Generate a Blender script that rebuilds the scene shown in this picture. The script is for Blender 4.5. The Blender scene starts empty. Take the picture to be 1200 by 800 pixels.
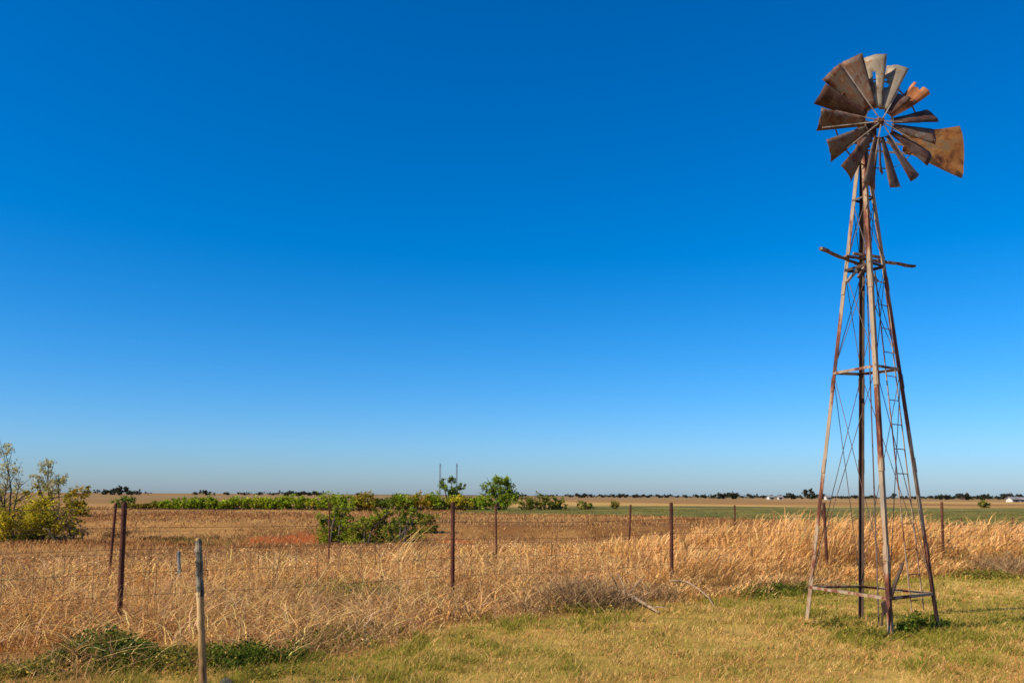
import bpy, math, random
import numpy as np
from mathutils import Vector, Matrix

rng = np.random.default_rng(11)
random.seed(11)
R = math.radians
scene = bpy.context.scene
COL = scene.collection

# ------------------------------------------------------------------ camera
F = 1000.0                  # focal length in photo pixels (photo is 1200 wide)
EYE = 1.6
PITCH = R(5.5)
ROLL = 0.005
HOR = 580.0
CY = HOR - F * math.tan(PITCH)      # row of the optical axis
fwd = Vector((0, math.cos(PITCH), math.sin(PITCH)))
up0 = Vector((0, -math.sin(PITCH), math.cos(PITCH)))
rt0 = Vector((1, 0, 0))
right = rt0 * math.cos(ROLL) + up0 * math.sin(ROLL)
up = up0 * math.cos(ROLL) - rt0 * math.sin(ROLL)
CAM = Vector((0, 0, EYE))
cam_d = bpy.data.cameras.new('camera')
cam_d.sensor_width = 36.0
cam_d.lens = 36.0 * F / 1200.0
cam_d.shift_y = (CY - 400.0) / 1200.0
cam_d.clip_start = 0.05
cam_d.clip_end = 20000
cam = bpy.data.objects.new('camera', cam_d)
COL.objects.link(cam)
cam.matrix_world = Matrix(((right.x, up.x, -fwd.x, CAM.x), (right.y, up.y, -fwd.y, CAM.y),
                           (right.z, up.z, -fwd.z, CAM.z), (0, 0, 0, 1)))
scene.camera = cam


def ray(u, v):
    return right * ((u - 600) / F) + up * ((CY - v) / F) + fwd


def PZ(u, v, z):            # where the sight line through (u, v) meets height z
    d = ray(u, v)
    return CAM + d * ((z - EYE) / d.z)


def PY(u, v, y):            # ... meets distance y
    d = ray(u, v)
    return CAM + d * (y / d.y)


# ------------------------------------------------------------------ noise
def _h(ix, iy, seed):
    ix = ix.astype(np.int64); iy = iy.astype(np.int64)
    n = (ix * 374761393 + iy * 668265263 + seed * 974711) & 0x7fffffff
    n = ((n ^ (n >> 13)) * 1274126177) & 0x7fffffff
    n = ((n ^ (n >> 11)) * 461845907) & 0x7fffffff
    return ((n ^ (n >> 16)) & 0xffff) / 65535.0


def vnoise(x, y, seed=0):
    x = np.asarray(x, float); y = np.asarray(y, float)
    ix = np.floor(x); iy = np.floor(y)
    fx = x - ix; fy = y - iy
    fx = fx * fx * (3 - 2 * fx); fy = fy * fy * (3 - 2 * fy)
    a = _h(ix, iy, seed); b = _h(ix + 1, iy, seed); c = _h(ix, iy + 1, seed); d = _h(ix + 1, iy + 1, seed)
    return (a * (1 - fx) + b * fx) * (1 - fy) + (c * (1 - fx) + d * fx) * fy


def fbm(x, y, seed=0, o=4):
    s = 0; a = .5; t = 0
    for i in range(o):
        s = s + a * vnoise(np.asarray(x) * 2 ** i, np.asarray(y) * 2 ** i, seed + i * 7); t += a; a *= .55
    return s / t


def sstep(a, b, x):
    t = np.clip((np.asarray(x, float) - a) / (b - a), 0, 1)
    return t * t * (3 - 2 * t)


# ------------------------------------------------------------------ layout
A0 = PZ(139, 741, 0)                                   # foot of the first pipe post
fa = math.atan2(1000, 1431)
FD = Vector((math.cos(fa), math.sin(fa), 0))           # along the fence
FN = Vector((-math.sin(fa), math.cos(fa), 0))          # away from the lawn
FS = 4.48


def fence_s(x, y):
    return (x - A0.x) * FN.x + (y - A0.y) * FN.y


def fence_t(x, y):
    return (x - A0.x) * FD.x + (y - A0.y) * FD.y


def ground_h(x, y):
    x = np.asarray(x, float); y = np.asarray(y, float)
    r = np.hypot(x, y)
    h = (fbm(x * .5, y * .5, 3) - .5) * .05 * sstep(4, 7, r)
    h = h + (fbm(x * .07, y * .07, 5) - .5) * .35 * sstep(16, 40, r) * (1 - sstep(150, 400, r))
    # old creek bank across the brown field: a shallow step down and up again
    s = y + .12 * x + (fbm(x * .06, y * .02, 9) - .5) * 6
    h = h - .55 * sstep(25, 33, s) * (1 - sstep(42, 47, s)) * (.4 + .6 * sstep(-30, 0, x))
    h = h + 2.0 * sstep(250, 900, y) * sstep(100, -500, x)
    return h


def gh(x, y):
    return float(ground_h(np.array([x]), np.array([y]))[0])


# ------------------------------------------------------------------ materials
def new_mat(name):
    m = bpy.data.materials.new(name); m.use_nodes = True
    nt = m.node_tree
    for n in list(nt.nodes):
        nt.nodes.remove(n)
    out = nt.nodes.new('ShaderNodeOutputMaterial')
    return m, nt, out


def principled(nt, out, rough=.8, metal=0.0, spec=.3):
    p = nt.nodes.new('ShaderNodeBsdfPrincipled')
    p.inputs['Roughness'].default_value = rough
    p.inputs['Metallic'].default_value = metal
    p.inputs['Specular IOR Level'].default_value = spec
    nt.links.new(p.outputs[0], out.inputs['Surface'])
    return p


def tex_noise(nt, vec, scale, detail=5, rough=.6):
    n = nt.nodes.new('ShaderNodeTexNoise')
    n.inputs['Scale'].default_value = scale
    n.inputs['Detail'].default_value = detail
    n.inputs['Roughness'].default_value = rough
    if vec is not None:
        nt.links.new(vec, n.inputs['Vector'])
    return n


def ramp(nt, fac, stops):
    r = nt.nodes.new('ShaderNodeValToRGB')
    el = r.color_ramp.elements
    while len(el) < len(stops):
        el.new(.5)
    for e, (p, c) in zip(el, stops):
        e.position = p; e.color = (*c, 1)
    nt.links.new(fac, r.inputs[0])
    return r


def mat_rust(name, stops, scale=6, zs=.35, rough=.75, metal=.15, bump=.25):
    """weathered metal: blotches stretched along z, in world-size object space"""
    m, nt, out = new_mat(name)
    p = principled(nt, out, rough, metal, .3)
    tc = nt.nodes.new('ShaderNodeTexCoord')
    mp = nt.nodes.new('ShaderNodeMapping'); mp.inputs['Scale'].default_value = (1, 1, zs)
    nt.links.new(tc.outputs['Object'], mp.inputs['Vector'])
    oi = nt.nodes.new('ShaderNodeObjectInfo')
    va = nt.nodes.new('ShaderNodeVectorMath'); va.operation = 'ADD'
    cm = nt.nodes.new('ShaderNodeVectorMath'); cm.operation = 'SCALE'; cm.inputs[3].default_value = 9
    nt.links.new(oi.outputs['Random'], cm.inputs[0])
    nt.links.new(mp.outputs[0], va.inputs[0]); nt.links.new(cm.outputs[0], va.inputs[1])
    n = tex_noise(nt, va.outputs[0], scale, 7, .65)
    r = ramp(nt, n.outputs['Fac'], stops)
    nt.links.new(r.outputs[0], p.inputs['Base Color'])
    n2 = tex_noise(nt, va.outputs[0], scale * 14, 4, .6)
    b = nt.nodes.new('ShaderNodeBump'); b.inputs['Strength'].default_value = bump; b.inputs['Distance'].default_value = .004
    nt.links.new(n2.outputs['Fac'], b.inputs['Height'])
    nt.links.new(b.outputs[0], p.inputs['Normal'])
    return m


def mat_veg(name, translucent=.3, rough=.9):
    m, nt, out = new_mat(name)
    at = nt.nodes.new('ShaderNodeAttribute'); at.attribute_name = 'Col'
    d = nt.nodes.new('ShaderNodeBsdfDiffuse'); t = nt.nodes.new('ShaderNodeBsdfTranslucent')
    nt.links.new(at.outputs['Color'], d.inputs['Color']); nt.links.new(at.outputs['Color'], t.inputs['Color'])
    mx = nt.nodes.new('ShaderNodeMixShader'); mx.inputs[0].default_value = translucent
    nt.links.new(d.outputs[0], mx.inputs[1]); nt.links.new(t.outputs[0], mx.inputs[2])
    nt.links.new(mx.outputs[0], out.inputs['Surface'])
    return m


M = {}
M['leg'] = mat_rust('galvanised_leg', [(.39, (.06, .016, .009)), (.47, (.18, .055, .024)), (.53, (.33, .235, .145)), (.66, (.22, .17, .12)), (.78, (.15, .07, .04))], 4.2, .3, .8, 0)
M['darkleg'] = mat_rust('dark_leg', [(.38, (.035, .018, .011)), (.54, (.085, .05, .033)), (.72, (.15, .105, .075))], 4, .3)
M['rod'] = mat_rust('rod', [(.35, (.06, .03, .02)), (.6, (.16, .11, .09))], 5, .3)
M['blade'] = mat_rust('blade_sheet', [(.32, (.035, .014, .008)), (.42, (.11, .036, .015)), (.50, (.13, .105, .08)), (.60, (.15, .055, .02)), (.72, (.19, .165, .13))], 3.6, 1, .65, .2)
M['blade_dark'] = mat_rust('blade_dark', [(.35, (.03, .014, .01)), (.5, (.08, .032, .018)), (.66, (.13, .085, .06))], 4, 1, .75, .1)
M['blade_rust'] = mat_rust('blade_rust', [(.35, (.09, .03, .014)), (.5, (.34, .12, .04)), (.66, (.46, .2, .08))], 4, 1, .8, .05)
M['blade_pale'] = mat_rust('blade_pale', [(.36, (.09, .045, .022)), (.45, (.21, .16, .105)), (.6, (.27, .215, .15)), (.72, (.2, .11, .05))], 4, 1, .6, .2)
M['vane'] = mat_rust('vane_sheet', [(.34, (.10, .035, .015)), (.45, (.34, .125, .028)), (.56, (.38, .18, .05)), (.66, (.27, .19, .11))], 3.4, 1, .75, .08)
M['pale'] = mat_rust('pale_bar', [(.36, (.16, .075, .04)), (.48, (.36, .27, .2)), (.68, (.5, .41, .33))], 5, 1, .6, .1)
M['gear'] = mat_rust('gear_case', [(.35, (.035, .016, .01)), (.5, (.11, .04, .018)), (.7, (.2, .085, .035))], 6, 1, .7, .2)
M['timber'] = mat_rust('timber', [(.34, (.05, .025, .016)), (.47, (.14, .06, .035)), (.57, (.25, .19, .14)), (.7, (.4, .34, .27))], 5, 1, .9, 0)
for k_ in ('blade', 'blade_dark', 'blade_rust', 'blade_pale', 'vane'):      # rust runs along the sheet
    nt_ = M[k_].node_tree
    rp = next(n for n in nt_.nodes if n.type == 'VALTORGB'); src = rp.inputs[0].links[0].from_socket
    at_ = nt_.nodes.new('ShaderNodeAttribute'); at_.attribute_name = 'sheet'
    n1_ = tex_noise(nt_, at_.outputs['Vector'], 1.6, 8, .72)
    mx_ = nt_.nodes.new('ShaderNodeMix'); mx_.inputs[0].default_value = .28
    nt_.links.new(src, mx_.inputs[2]); nt_.links.new(n1_.outputs['Fac'], mx_.inputs[3])
    sc_ = nt_.nodes.new('ShaderNodeMapRange'); sc_.inputs[1].default_value = .25; sc_.inputs[2].default_value = .75
    sc_.inputs[3].default_value = .12; sc_.inputs[4].default_value = .9
    nt_.links.new(mx_.outputs[0], sc_.inputs[0]); nt_.links.new(sc_.outputs[0], rp.inputs[0])
M['pipe'] = mat_rust('rusty_pipe', [(.32, (.04, .012, .007)), (.52, (.09, .026, .013)), (.7, (.16, .055, .024))], 7, .3, .8, .1)
M['wire'] = mat_rust('wire', [(.4, (.07, .04, .025)), (.6, (.17, .11, .075))], 3, 1, .6, .3)
M['stake'] = mat_rust('stake_wood', [(.36, (.13, .065, .025)), (.46, (.33, .19, .07)), (.56, (.42, .26, .11)), (.68, (.52, .35, .17))], 16, .10, .9, 0)
M['sleeve'] = mat_rust('sleeve', [(.38, (.035, .03, .022)), (.48, (.11, .10, .075)), (.56, (.2, .17, .115)), (.66, (.34, .26, .16))], 22, .4, .7, .2)
M['greypost'] = mat_rust('grey_post', [(.35, (.12, .12, .11)), (.65, (.24, .235, .21))], 8, .4, .8, .1)
M['deadwood'] = mat_rust('dead_wood', [(.33, (.13, .08, .045)), (.5, (.32, .21, .12)), (.7, (.44, .32, .19))], 9, 1, .9, 0)
M['bark'] = mat_rust('bark', [(.35, (.035, .024, .018)), (.65, (.11, .08, .06))], 5, .4, .95, 0)
M['mast'] = mat_rust('mast_steel', [(.35, (.1, .11, .13)), (.65, (.2, .21, .23))], 1, 1, .6, .2)
M['whitewall'] = mat_rust('white_wall', [(.3, (.42, .40, .36)), (.7, (.55, .53, .48))], 1, 1, .9, 0)
M['roof'] = mat_rust('house_roof', [(.3, (.14, .13, .13)), (.7, (.25, .23, .22))], 1, 1, .9, 0)
M['glass'] = mat_rust('dark_window', [(.3, (.02, .025, .03)), (.7, (.04, .045, .05))], 1, 1, .2, 0)
M['stone'] = mat_rust('stone', [(.35, (.03, .03, .035)), (.65, (.09, .085, .08))], 12, 1, .9, 0)
M['veg'] = mat_veg('dry_grass', .3)
M['leaf'] = mat_veg('foliage', .45)


# ------------------------------------------------------------------ mesh helpers
class MB:
    def __init__(self):
        self.v = []; self.f = []

    def add(self, vs, fs):
        b = len(self.v)
        self.v += [tuple(p) for p in vs]
        self.f += [tuple(b + i for i in f) for f in fs]
        return self

    def box(self, c, ax, ay, az):
        """box about c with half-vectors ax, ay, az"""
        c = Vector(c); vs = []
        for i in (-1, 1):
            for j in (-1, 1):
                for k in (-1, 1):
                    vs.append(c + ax * i + ay * j + az * k)
        fs = [(0, 1, 3, 2), (4, 6, 7, 5), (0, 4, 5, 1), (2, 3, 7, 6), (0, 2, 6, 4), (1, 5, 7, 3)]
        if ax.cross(ay).dot(az) < 0:
            fs = [tuple(reversed(f)) for f in fs]
        return self.add(vs, fs)

    def bar(self, p0, p1, w, h, upv=(0, 0, 1)):
        p0 = Vector(p0); p1 = Vector(p1); d = p1 - p0
        n = d.normalized(); u_ = Vector(upv)
        s = n.cross(u_)
        if s.length < 1e-4:
            s = n.cross(Vector((1, 0, 0)))
        s.normalize(); u2 = s.cross(n)
        return self.box((p0 + p1) / 2, d / 2, s * w / 2, u2 * h / 2)

    def tube(self, pts, rads, n=8, cap=True):
        pts = [Vector(p) for p in pts]
        if not isinstance(rads, (list, tuple)):
            rads = [rads] * len(pts)
        rings = []; prev = None
        for i, p in enumerate(pts):
            d = (pts[min(i + 1, len(pts) - 1)] - pts[max(i - 1, 0)]).normalized()
            if prev is None:
                a = d.orthogonal().normalized()
            else:
                a = (prev - d * prev.dot(d)).normalized()
            prev = a; b = d.cross(a)
            rings.append([p + (a * math.cos(2 * math.pi * k / n) + b * math.sin(2 * math.pi * k / n)) * rads[i] for k in range(n)])
        vs = [q for r_ in rings for q in r_]; fs = []
        for i in range(len(pts) - 1):
            for k in range(n):
                k2 = (k + 1) % n
                fs.append((i * n + k, i * n + k2, (i + 1) * n + k2, (i + 1) * n + k))
        if cap:
            fs.append(tuple(reversed(range(n)))); fs.append(tuple(range((len(pts) - 1) * n, len(pts) * n)))
        return self.add(vs, fs)

    def angle(self, p0, p1, w, t, da, db):
        """L-section bar, flanges along da and db"""
        p0 = Vector(p0); p1 = Vector(p1); n = (p1 - p0).normalized()
        a = Vector(da); a = (a - n * a.dot(n)).normalized()
        b = Vector(db); b = (b - n * b.dot(n) - a * b.dot(a)).normalized()
        prof = [(0, 0), (w, 0), (w, t), (t, t), (t, w), (0, w)]
        segs = 6
        vs = []
        for s in range(segs + 1):
            p = p0.lerp(p1, s / segs)
            for (i, j) in prof:
                vs.append(p + a * i + b * j)
        fs = []
        flip = a.cross(b).dot(n) > 0
        for s in range(segs):
            for k in range(6):
                k2 = (k + 1) % 6
                q = (s * 6 + k, s * 6 + k2, (s + 1) * 6 + k2, (s + 1) * 6 + k)
                fs.append(q if flip else tuple(reversed(q)))
        c0 = tuple(reversed(range(6))); c1 = tuple(range(segs * 6, segs * 6 + 6))
        fs += [c0, c1] if flip else [tuple(reversed(c0)), tuple(reversed(c1))]
        return self.add(vs, fs)

    def build(self, name, mat, parent=None, origin=(0, 0, 0), smooth=False):
        o3 = Vector(origin)
        me = bpy.data.meshes.new(name)
        me.from_pydata([tuple(Vector(p) - o3) for p in self.v], [], self.f)
        me.materials.append(mat)
        if smooth:
            me.polygons.foreach_set('use_smooth', [True] * len(me.polygons))
        me.update()
        o = bpy.data.objects.new(name, me); COL.objects.link(o)
        if parent is not None:
            o.parent = parent
        else:
            o.location = o3
        return o


def tag(o, label=None, cat=None, group=None, kind=None):
    if label: o['label'] = label
    if cat: o['category'] = cat
    if group: o['group'] = group
    if kind: o['kind'] = kind
    return o


def empty(name, loc, label, cat, group=None):
    o = bpy.data.objects.new(name, None); COL.objects.link(o)
    o.location = loc; o.empty_display_size = .3
    return tag(o, label, cat, group)


def copy_thing(src, loc, rz=0, sc=(1, 1, 1)):
    c = src.copy(); COL.objects.link(c)
    c.location = loc; c.rotation_euler = (0, 0, rz); c.scale = sc
    for ch in src.children:
        k = ch.copy(); COL.objects.link(k); k.parent = c
        for g in ch.children:
            q = g.copy(); COL.objects.link(q); q.parent = k
    return c


def np_mesh(name, verts, quads, cols, mat, parent=None):
    me = bpy.data.meshes.new(name)
    nv = len(verts); nf = len(quads); k = quads.shape[1]
    me.vertices.add(nv); me.vertices.foreach_set('co', verts.astype(np.float32).ravel())
    me.loops.add(nf * k); me.loops.foreach_set('vertex_index', quads.astype(np.int32).ravel())
    me.polygons.add(nf)
    me.polygons.foreach_set('loop_start', np.arange(0, nf * k, k, dtype=np.int32))
    me.update(calc_edges=True)
    if cols is not None:
        a = me.color_attributes.new('Col', 'FLOAT_COLOR', 'POINT')
        c4 = np.ones((nv, 4), np.float32); c4[:, :3] = np.clip(cols, 0.005, 1)
        a.data.foreach_set('color', c4.ravel())
    me.materials.append(mat)
    o = bpy.data.objects.new(name, me); COL.objects.link(o)
    if parent is not None:
        o.parent = parent
    return o


def blades(pts, h, w, lean, bend, yaw, cols, tip=.25, segs=3, zig=0.0):
    """strips: pts (N,3) roots, h heights, w widths, lean (N,2) horizontal drift at tip per unit height"""
    n = len(pts)
    t = np.linspace(0, 1, segs + 1)
    V = np.zeros((n, segs + 1, 2, 3))
    sx = np.cos(yaw); sy = np.sin(yaw)
    for i, ti in enumerate(t):
        k = ti * (1 - bend) + bend * ti * ti
        jx = rng.normal(0, zig, n) * h * (ti > 0); jy = rng.normal(0, zig, n) * h * (ti > 0)
        cx = pts[:, 0] + lean[:, 0] * h * k + jx
        cy = pts[:, 1] + lean[:, 1] * h * k + jy
        cz = pts[:, 2] + h * (ti - bend * .35 * ti ** 3)
        ww = w * (1 - (1 - tip) * ti) * .5
        V[:, i, 0] = np.stack([cx - sx * ww, cy - sy * ww, cz], 1)
        V[:, i, 1] = np.stack([cx + sx * ww, cy + sy * ww, cz], 1)
    V = V.reshape(-1, 3)
    base = (np.arange(n) * (segs + 1) * 2)[:, None]
    Q = []
    for i in range(segs):
        Q.append(np.concatenate([base + 2 * i, base + 2 * i + 1, base + 2 * i + 3, base + 2 * i + 2], 1))
    Q = np.stack(Q, 1).reshape(-1, 4)
    C = np.repeat(cols, (segs + 1) * 2, axis=0)
    return V, Q, C


def join(parts):
    Vs, Qs, Cs = [], [], []; b = 0
    for V, Q, C in parts:
        Vs.append(V); Qs.append(Q + b); Cs.append(C); b += len(V)
    return np.concatenate(Vs), np.concatenate(Qs), np.concatenate(Cs)


def pick(palette, n, jit=.12):
    pal = np.array([p[0] for p in palette]) * np.array((1.20, 1.07, .83)); wt = np.array([p[1] for p in palette], float); wt /= wt.sum()
    c = pal[rng.choice(len(pal), n, p=wt)]
    return np.clip(c * np.exp(rng.normal(0, jit, (n, 1))) * np.exp(rng.normal(0, .05, (n, 3))), .004, .9)


def on_ground(x, y):
    return np.stack([x, y, ground_h(x, y) - .01], 1)


def in_view(x, y, marg=.07):
    return (np.abs(x) < (.6 + marg) * y + 1.0)


# ------------------------------------------------------------------ zones of the land
def lawn_edge(x, y):
    t = fence_t(x, y)
    e = -1.5 - 1.3 * sstep(4.5, 1.0, t) + (fbm(np.asarray(t) * .6, np.zeros_like(t), 21) - .5) * .9
    return e


GREEN_NEAR = 46; GREEN_FAR = 135


def ground_col(x, y):
    x = np.asarray(x, float); y = np.asarray(y, float)
    s = fence_s(x, y)
    n1 = fbm(x * .35, y * .35, 31); n2 = fbm(x * 1.7, y * 1.7, 33)
    n3 = fbm(x * .05, y * .03, 35)
    c = np.zeros(x.shape + (3,))
    L = lambda col: np.array(col)
    mixc = lambda a, b, k: a * (1 - k[..., None]) + b * k[..., None]
    lawn = mixc(L((.27, .20, .05)), L((.45, .31, .11)), sstep(.35, .65, n1 * .6 + n2 * .4))
    belt = mixc(L((.24, .13, .05)), L((.42, .25, .10)), sstep(.35, .65, n2))
    field = mixc(L((.17, .082, .03)), L((.32, .18, .07)), sstep(.35, .65, n3 * .6 + n1 * .4))
    green = mixc(L((.10, .105, .028)), L((.17, .15, .045)), sstep(.35, .65, n1))
    tan = mixc(L((.25, .145, .06)), L((.40, .26, .11)), sstep(.35, .65, fbm(x * .02, y * .008, 39)))
    c[:] = lawn
    e = lawn_edge(x, y)
    c = mixc(c, belt, sstep(-.15, .15, s - e))
    c = mixc(c, field, sstep(6, 11, s + (n1 - .5) * 5))
    # bare red earth of the bank
    red = L((.30, .078, .014))
    rm = sstep(1, .55, np.hypot((x + 9.6) / 2.3, (y - 37.5) / 5.5) + (n2 - .5) * 1.6)
    rm = np.maximum(rm, .8 * sstep(1, .5, np.hypot((x + 2.6) / 1.3, (y - 38) / 5) + (n2 - .5) * .8))
    c = mixc(c, np.broadcast_to(red, c.shape), rm)
    # green crop strip
    wob = (fbm(x * .02, y * .02, 41) - .5) * 10
    near = 50 + 26 * sstep(30, -5, x) + wob
    gm = sstep(-2, 2, y - near) * sstep(-8, -2, x + .01 * y)
    c = mixc(c, green, gm)
    c = mixc(c, tan, sstep(-8, 8, y - (GREEN_FAR - 28 * sstep(20, -10, x) + wob)))
    c = mixc(c, np.broadcast_to(L((.20, .125, .06)), c.shape), .75 * sstep(-20, -60, x) * sstep(120, 180, y))
    # pale stubble on the left before the hedge
    c = mixc(c, np.broadcast_to(L((.36, .22, .095)), c.shape), .8 * sstep(72, 88, y) * sstep(125, 105, y) * sstep(-8, -14, x))
    # distant fields: alternating strips
    fs = fbm(x * .002, y * .004, 51)
    c = mixc(c, np.broadcast_to(L((.22, .15, .085)), c.shape), sstep(.5, .58, fs) * sstep(250, 420, y))
    c = mixc(c, np.broadcast_to(L((.12, .10, .05)), c.shape), sstep(900, 1600, np.hypot(x, y)))
    return c * np.array((1.08, .96, .66))


# ------------------------------------------------------------------ ground sheet
def build_ground():
    front = np.linspace(R(90 - 42), R(90 + 42), 560)
    back = np.linspace(R(90 + 42), R(360 + 90 - 42), 122)[1:-1]
    th = np.concatenate([front, back]); na = len(th)
    rr = np.concatenate([np.linspace(.6, 5, 16), np.geomspace(5.15, 7000, 420)]); nr = len(rr)
    X = rr[:, None] * np.cos(th)[None, :]; Y = rr[:, None] * np.sin(th)[None, :]
    Z = ground_h(X, Y)
    V = np.stack([X, Y, Z], -1).reshape(-1, 3)
    C = ground_col(X, Y).reshape(-1, 3)
    i = np.arange(nr - 1)[:, None]; j = np.arange(na)[None, :]; j2 = (j + 1) % na
    Q = np.stack([i * na + j, (i + 1) * na + j, (i + 1) * na + j2, i * na + j2], -1).reshape(-1, 4)
    ctr = np.arange(na)
    V = np.concatenate([V, [[0, 0, float(Z[0].mean())]]]); C = np.concatenate([C, C[:1]])
    half = na // 2
    fan = np.array([[len(V) - 1, k, (k + 1) % na, (k + 2) % na] for k in range(0, na - 1, 2)])
    Q = np.concatenate([Q, fan])
    m, nt, out = new_mat('ground')
    p = principled(nt, out, .95, 0, .1)
    at = nt.nodes.new('ShaderNodeAttribute'); at.attribute_name = 'Col'
    geo = nt.nodes.new('ShaderNodeNewGeometry')
    n = tex_noise(nt, geo.outputs['Position'], 2.4, 8, .7)
    n2 = tex_noise(nt, geo.outputs['Position'], 17, 5, .7)
    ad = nt.nodes.new('ShaderNodeMath'); ad.operation = 'MULTIPLY'
    nt.links.new(n.outputs['Fac'], ad.inputs[0]); nt.links.new(n2.outputs['Fac'], ad.inputs[1])
    mr = nt.nodes.new('ShaderNodeMapRange')
    mr.inputs['From Min'].default_value = .1; mr.inputs['From Max'].default_value = .42
    mr.inputs['To Min'].default_value = .62; mr.inputs['To Max'].default_value = 1.3
    nt.links.new(ad.outputs[0], mr.inputs['Value'])
    vm = nt.nodes.new('ShaderNodeVectorMath'); vm.operation = 'SCALE'
    nt.links.new(at.outputs['Color'], vm.inputs[0]); nt.links.new(mr.outputs[0], vm.inputs[3])
    nt.links.new(vm.outputs[0], p.inputs['Base Color'])
    b = nt.nodes.new('ShaderNodeBump'); b.inputs['Strength'].default_value = .6; b.inputs['Distance'].default_value = .04
    nt.links.new(ad.outputs[0], b.inputs['Height']); nt.links.new(b.outputs[0], p.inputs['Normal'])
    o = np_mesh('ground', V, Q, C, m)
    tag(o, kind='structure')
    return o


build_ground()


# ------------------------------------------------------------------ grasses (nobody could count them)
def scatter(n, y0, y1, marg=.07, power=1.0):
    """random points in the wedge the photo looks over; power<1 thins with distance"""
    y = y0 * (y1 / y0) ** (rng.random(n) ** power)
    x = (rng.random(n) * 2 - 1) * ((.6 + marg) * y + 1.0)
    return x, y


# lawn
def build_lawn():
    x, y = scatter(520000, 5.2, 21, .18)
    s = fence_s(x, y); e = lawn_edge(x, y)
    k = s < e + rng.normal(.05, .22, len(x))
    x, y = x[k], y[k]
    k = (fbm(x * 2.6, y * 2.6, 121, 3) > .37) | (rng.random(len(x)) < .25)
    x, y = x[k], y[k]
    d = np.hypot(x, y)
    n1 = fbm(x * .45, y * .45, 31); n2 = fbm(x * 1.9, y * 1.9, 33); n4 = fbm(x * 5, y * 5, 36)
    g = n1 * .5 + n2 * .35 + n4 * .15
    # greener round the tower feet and along the belt, straw towards the camera
    tw = np.exp(-((x - 4.6) ** 2 + (y - 10.6) ** 2) / 2.4)
    edge = sstep(-1.5, 0, fence_s(x, y) - lawn_edge(x, y))
    g = g + .18 * tw + .13 * edge - .10 * sstep(9.2, 7.5, y) * sstep(2, 5, x)
    pg = sstep(.47, .60, g)
    green = pick([((.17, .185, .03), 3), ((.24, .23, .04), 3), ((.11, .13, .024), 2)], len(x))
    straw = pick([((.52, .35, .15), 3), ((.60, .43, .20), 2), ((.42, .24, .10), 3), ((.33, .25, .075), 2)], len(x))
    bare = sstep(.52, .68, fbm(x * .6, y * .6, 37)) + .6 * np.exp(-((x - 5.2) ** 2 / 3 + (y - 8.6) ** 2 / .6))
    rust_ = pick([((.48, .25, .11), 2), ((.40, .2, .085), 1), ((.58, .36, .18), 1)], len(x))
    straw = np.where((rng.random(len(x)) < .45 * bare)[:, None], rust_, straw)
    isg = rng.random(len(x)) < (.25 + .60 * pg)
    col = np.where(isg[:, None], green, straw)
    h = (.018 + .03 * rng.random(len(x)) + .06 * (rng.random(len(x)) < .03) + .05 * sstep(.60, .75, n4) + .05 * sstep(.52, .7, n2) * rng.random(len(x)) + .07 * tw * rng.random(len(x))) * (1 + .5 * edge)
    w = (.0035 + .0045 * rng.random(len(x))) * (d / 8) ** .8
    lean = rng.normal(0, .55, (len(x), 2)); lean[:, 0] += .2
    return blades(on_ground(x, y), h, w, lean, .4 * np.ones(len(x)), rng.random(len(x)) * math.pi, col, .35, 2)


V, Q, C = build_lawn()
tag(np_mesh('lawn_grass', V, Q, C, M['veg']), 'short yellow green mown grass in the foreground around the windmill', 'grass', kind='stuff')


# tall tan grass and dead weeds of the fence belt
TAN = [((.56, .32, .115), 4), ((.66, .43, .18), 3), ((.48, .25, .085), 3), ((.34, .18, .065), 2)]
WEED = [((.52, .33, .14), 3), ((.60, .42, .2), 3), ((.40, .23, .095), 3), ((.27, .16, .075), 2), ((.56, .41, .25), 1)]


def tallness(x, y):
    """height of the standing grass: metre-high on the right, knee-high weeds on the left"""
    t = fence_t(x, y); s = fence_s(x, y)
    q = t - .75 * s
    base = (.27 - .10 * sstep(3, 8, s)) + .16 * sstep(5.5, 9.5, q) + .27 * sstep(8.5, 14, q)
    clump = fbm(x * .9, y * .9, 61)
    h = base * (.4 + 1.25 * sstep(.22, .78, clump))
    h = h * (.22 + .78 * sstep(-.55, .5, s)) * sstep(-.8, .6, s - lawn_edge(x, y)) + .04
    return h


def clumped(c, x, y, amt=.9):
    k = fbm(x * 1.15, y * 1.15, 111, 3) - .5; w_ = fbm(x * .5, y * .5, 113, 2) - .5
    return np.clip(c * np.exp(amt * k)[:, None] * np.exp(np.outer(w_, np.array((.10, -.05, -.25)))), .004, .9)


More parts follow.
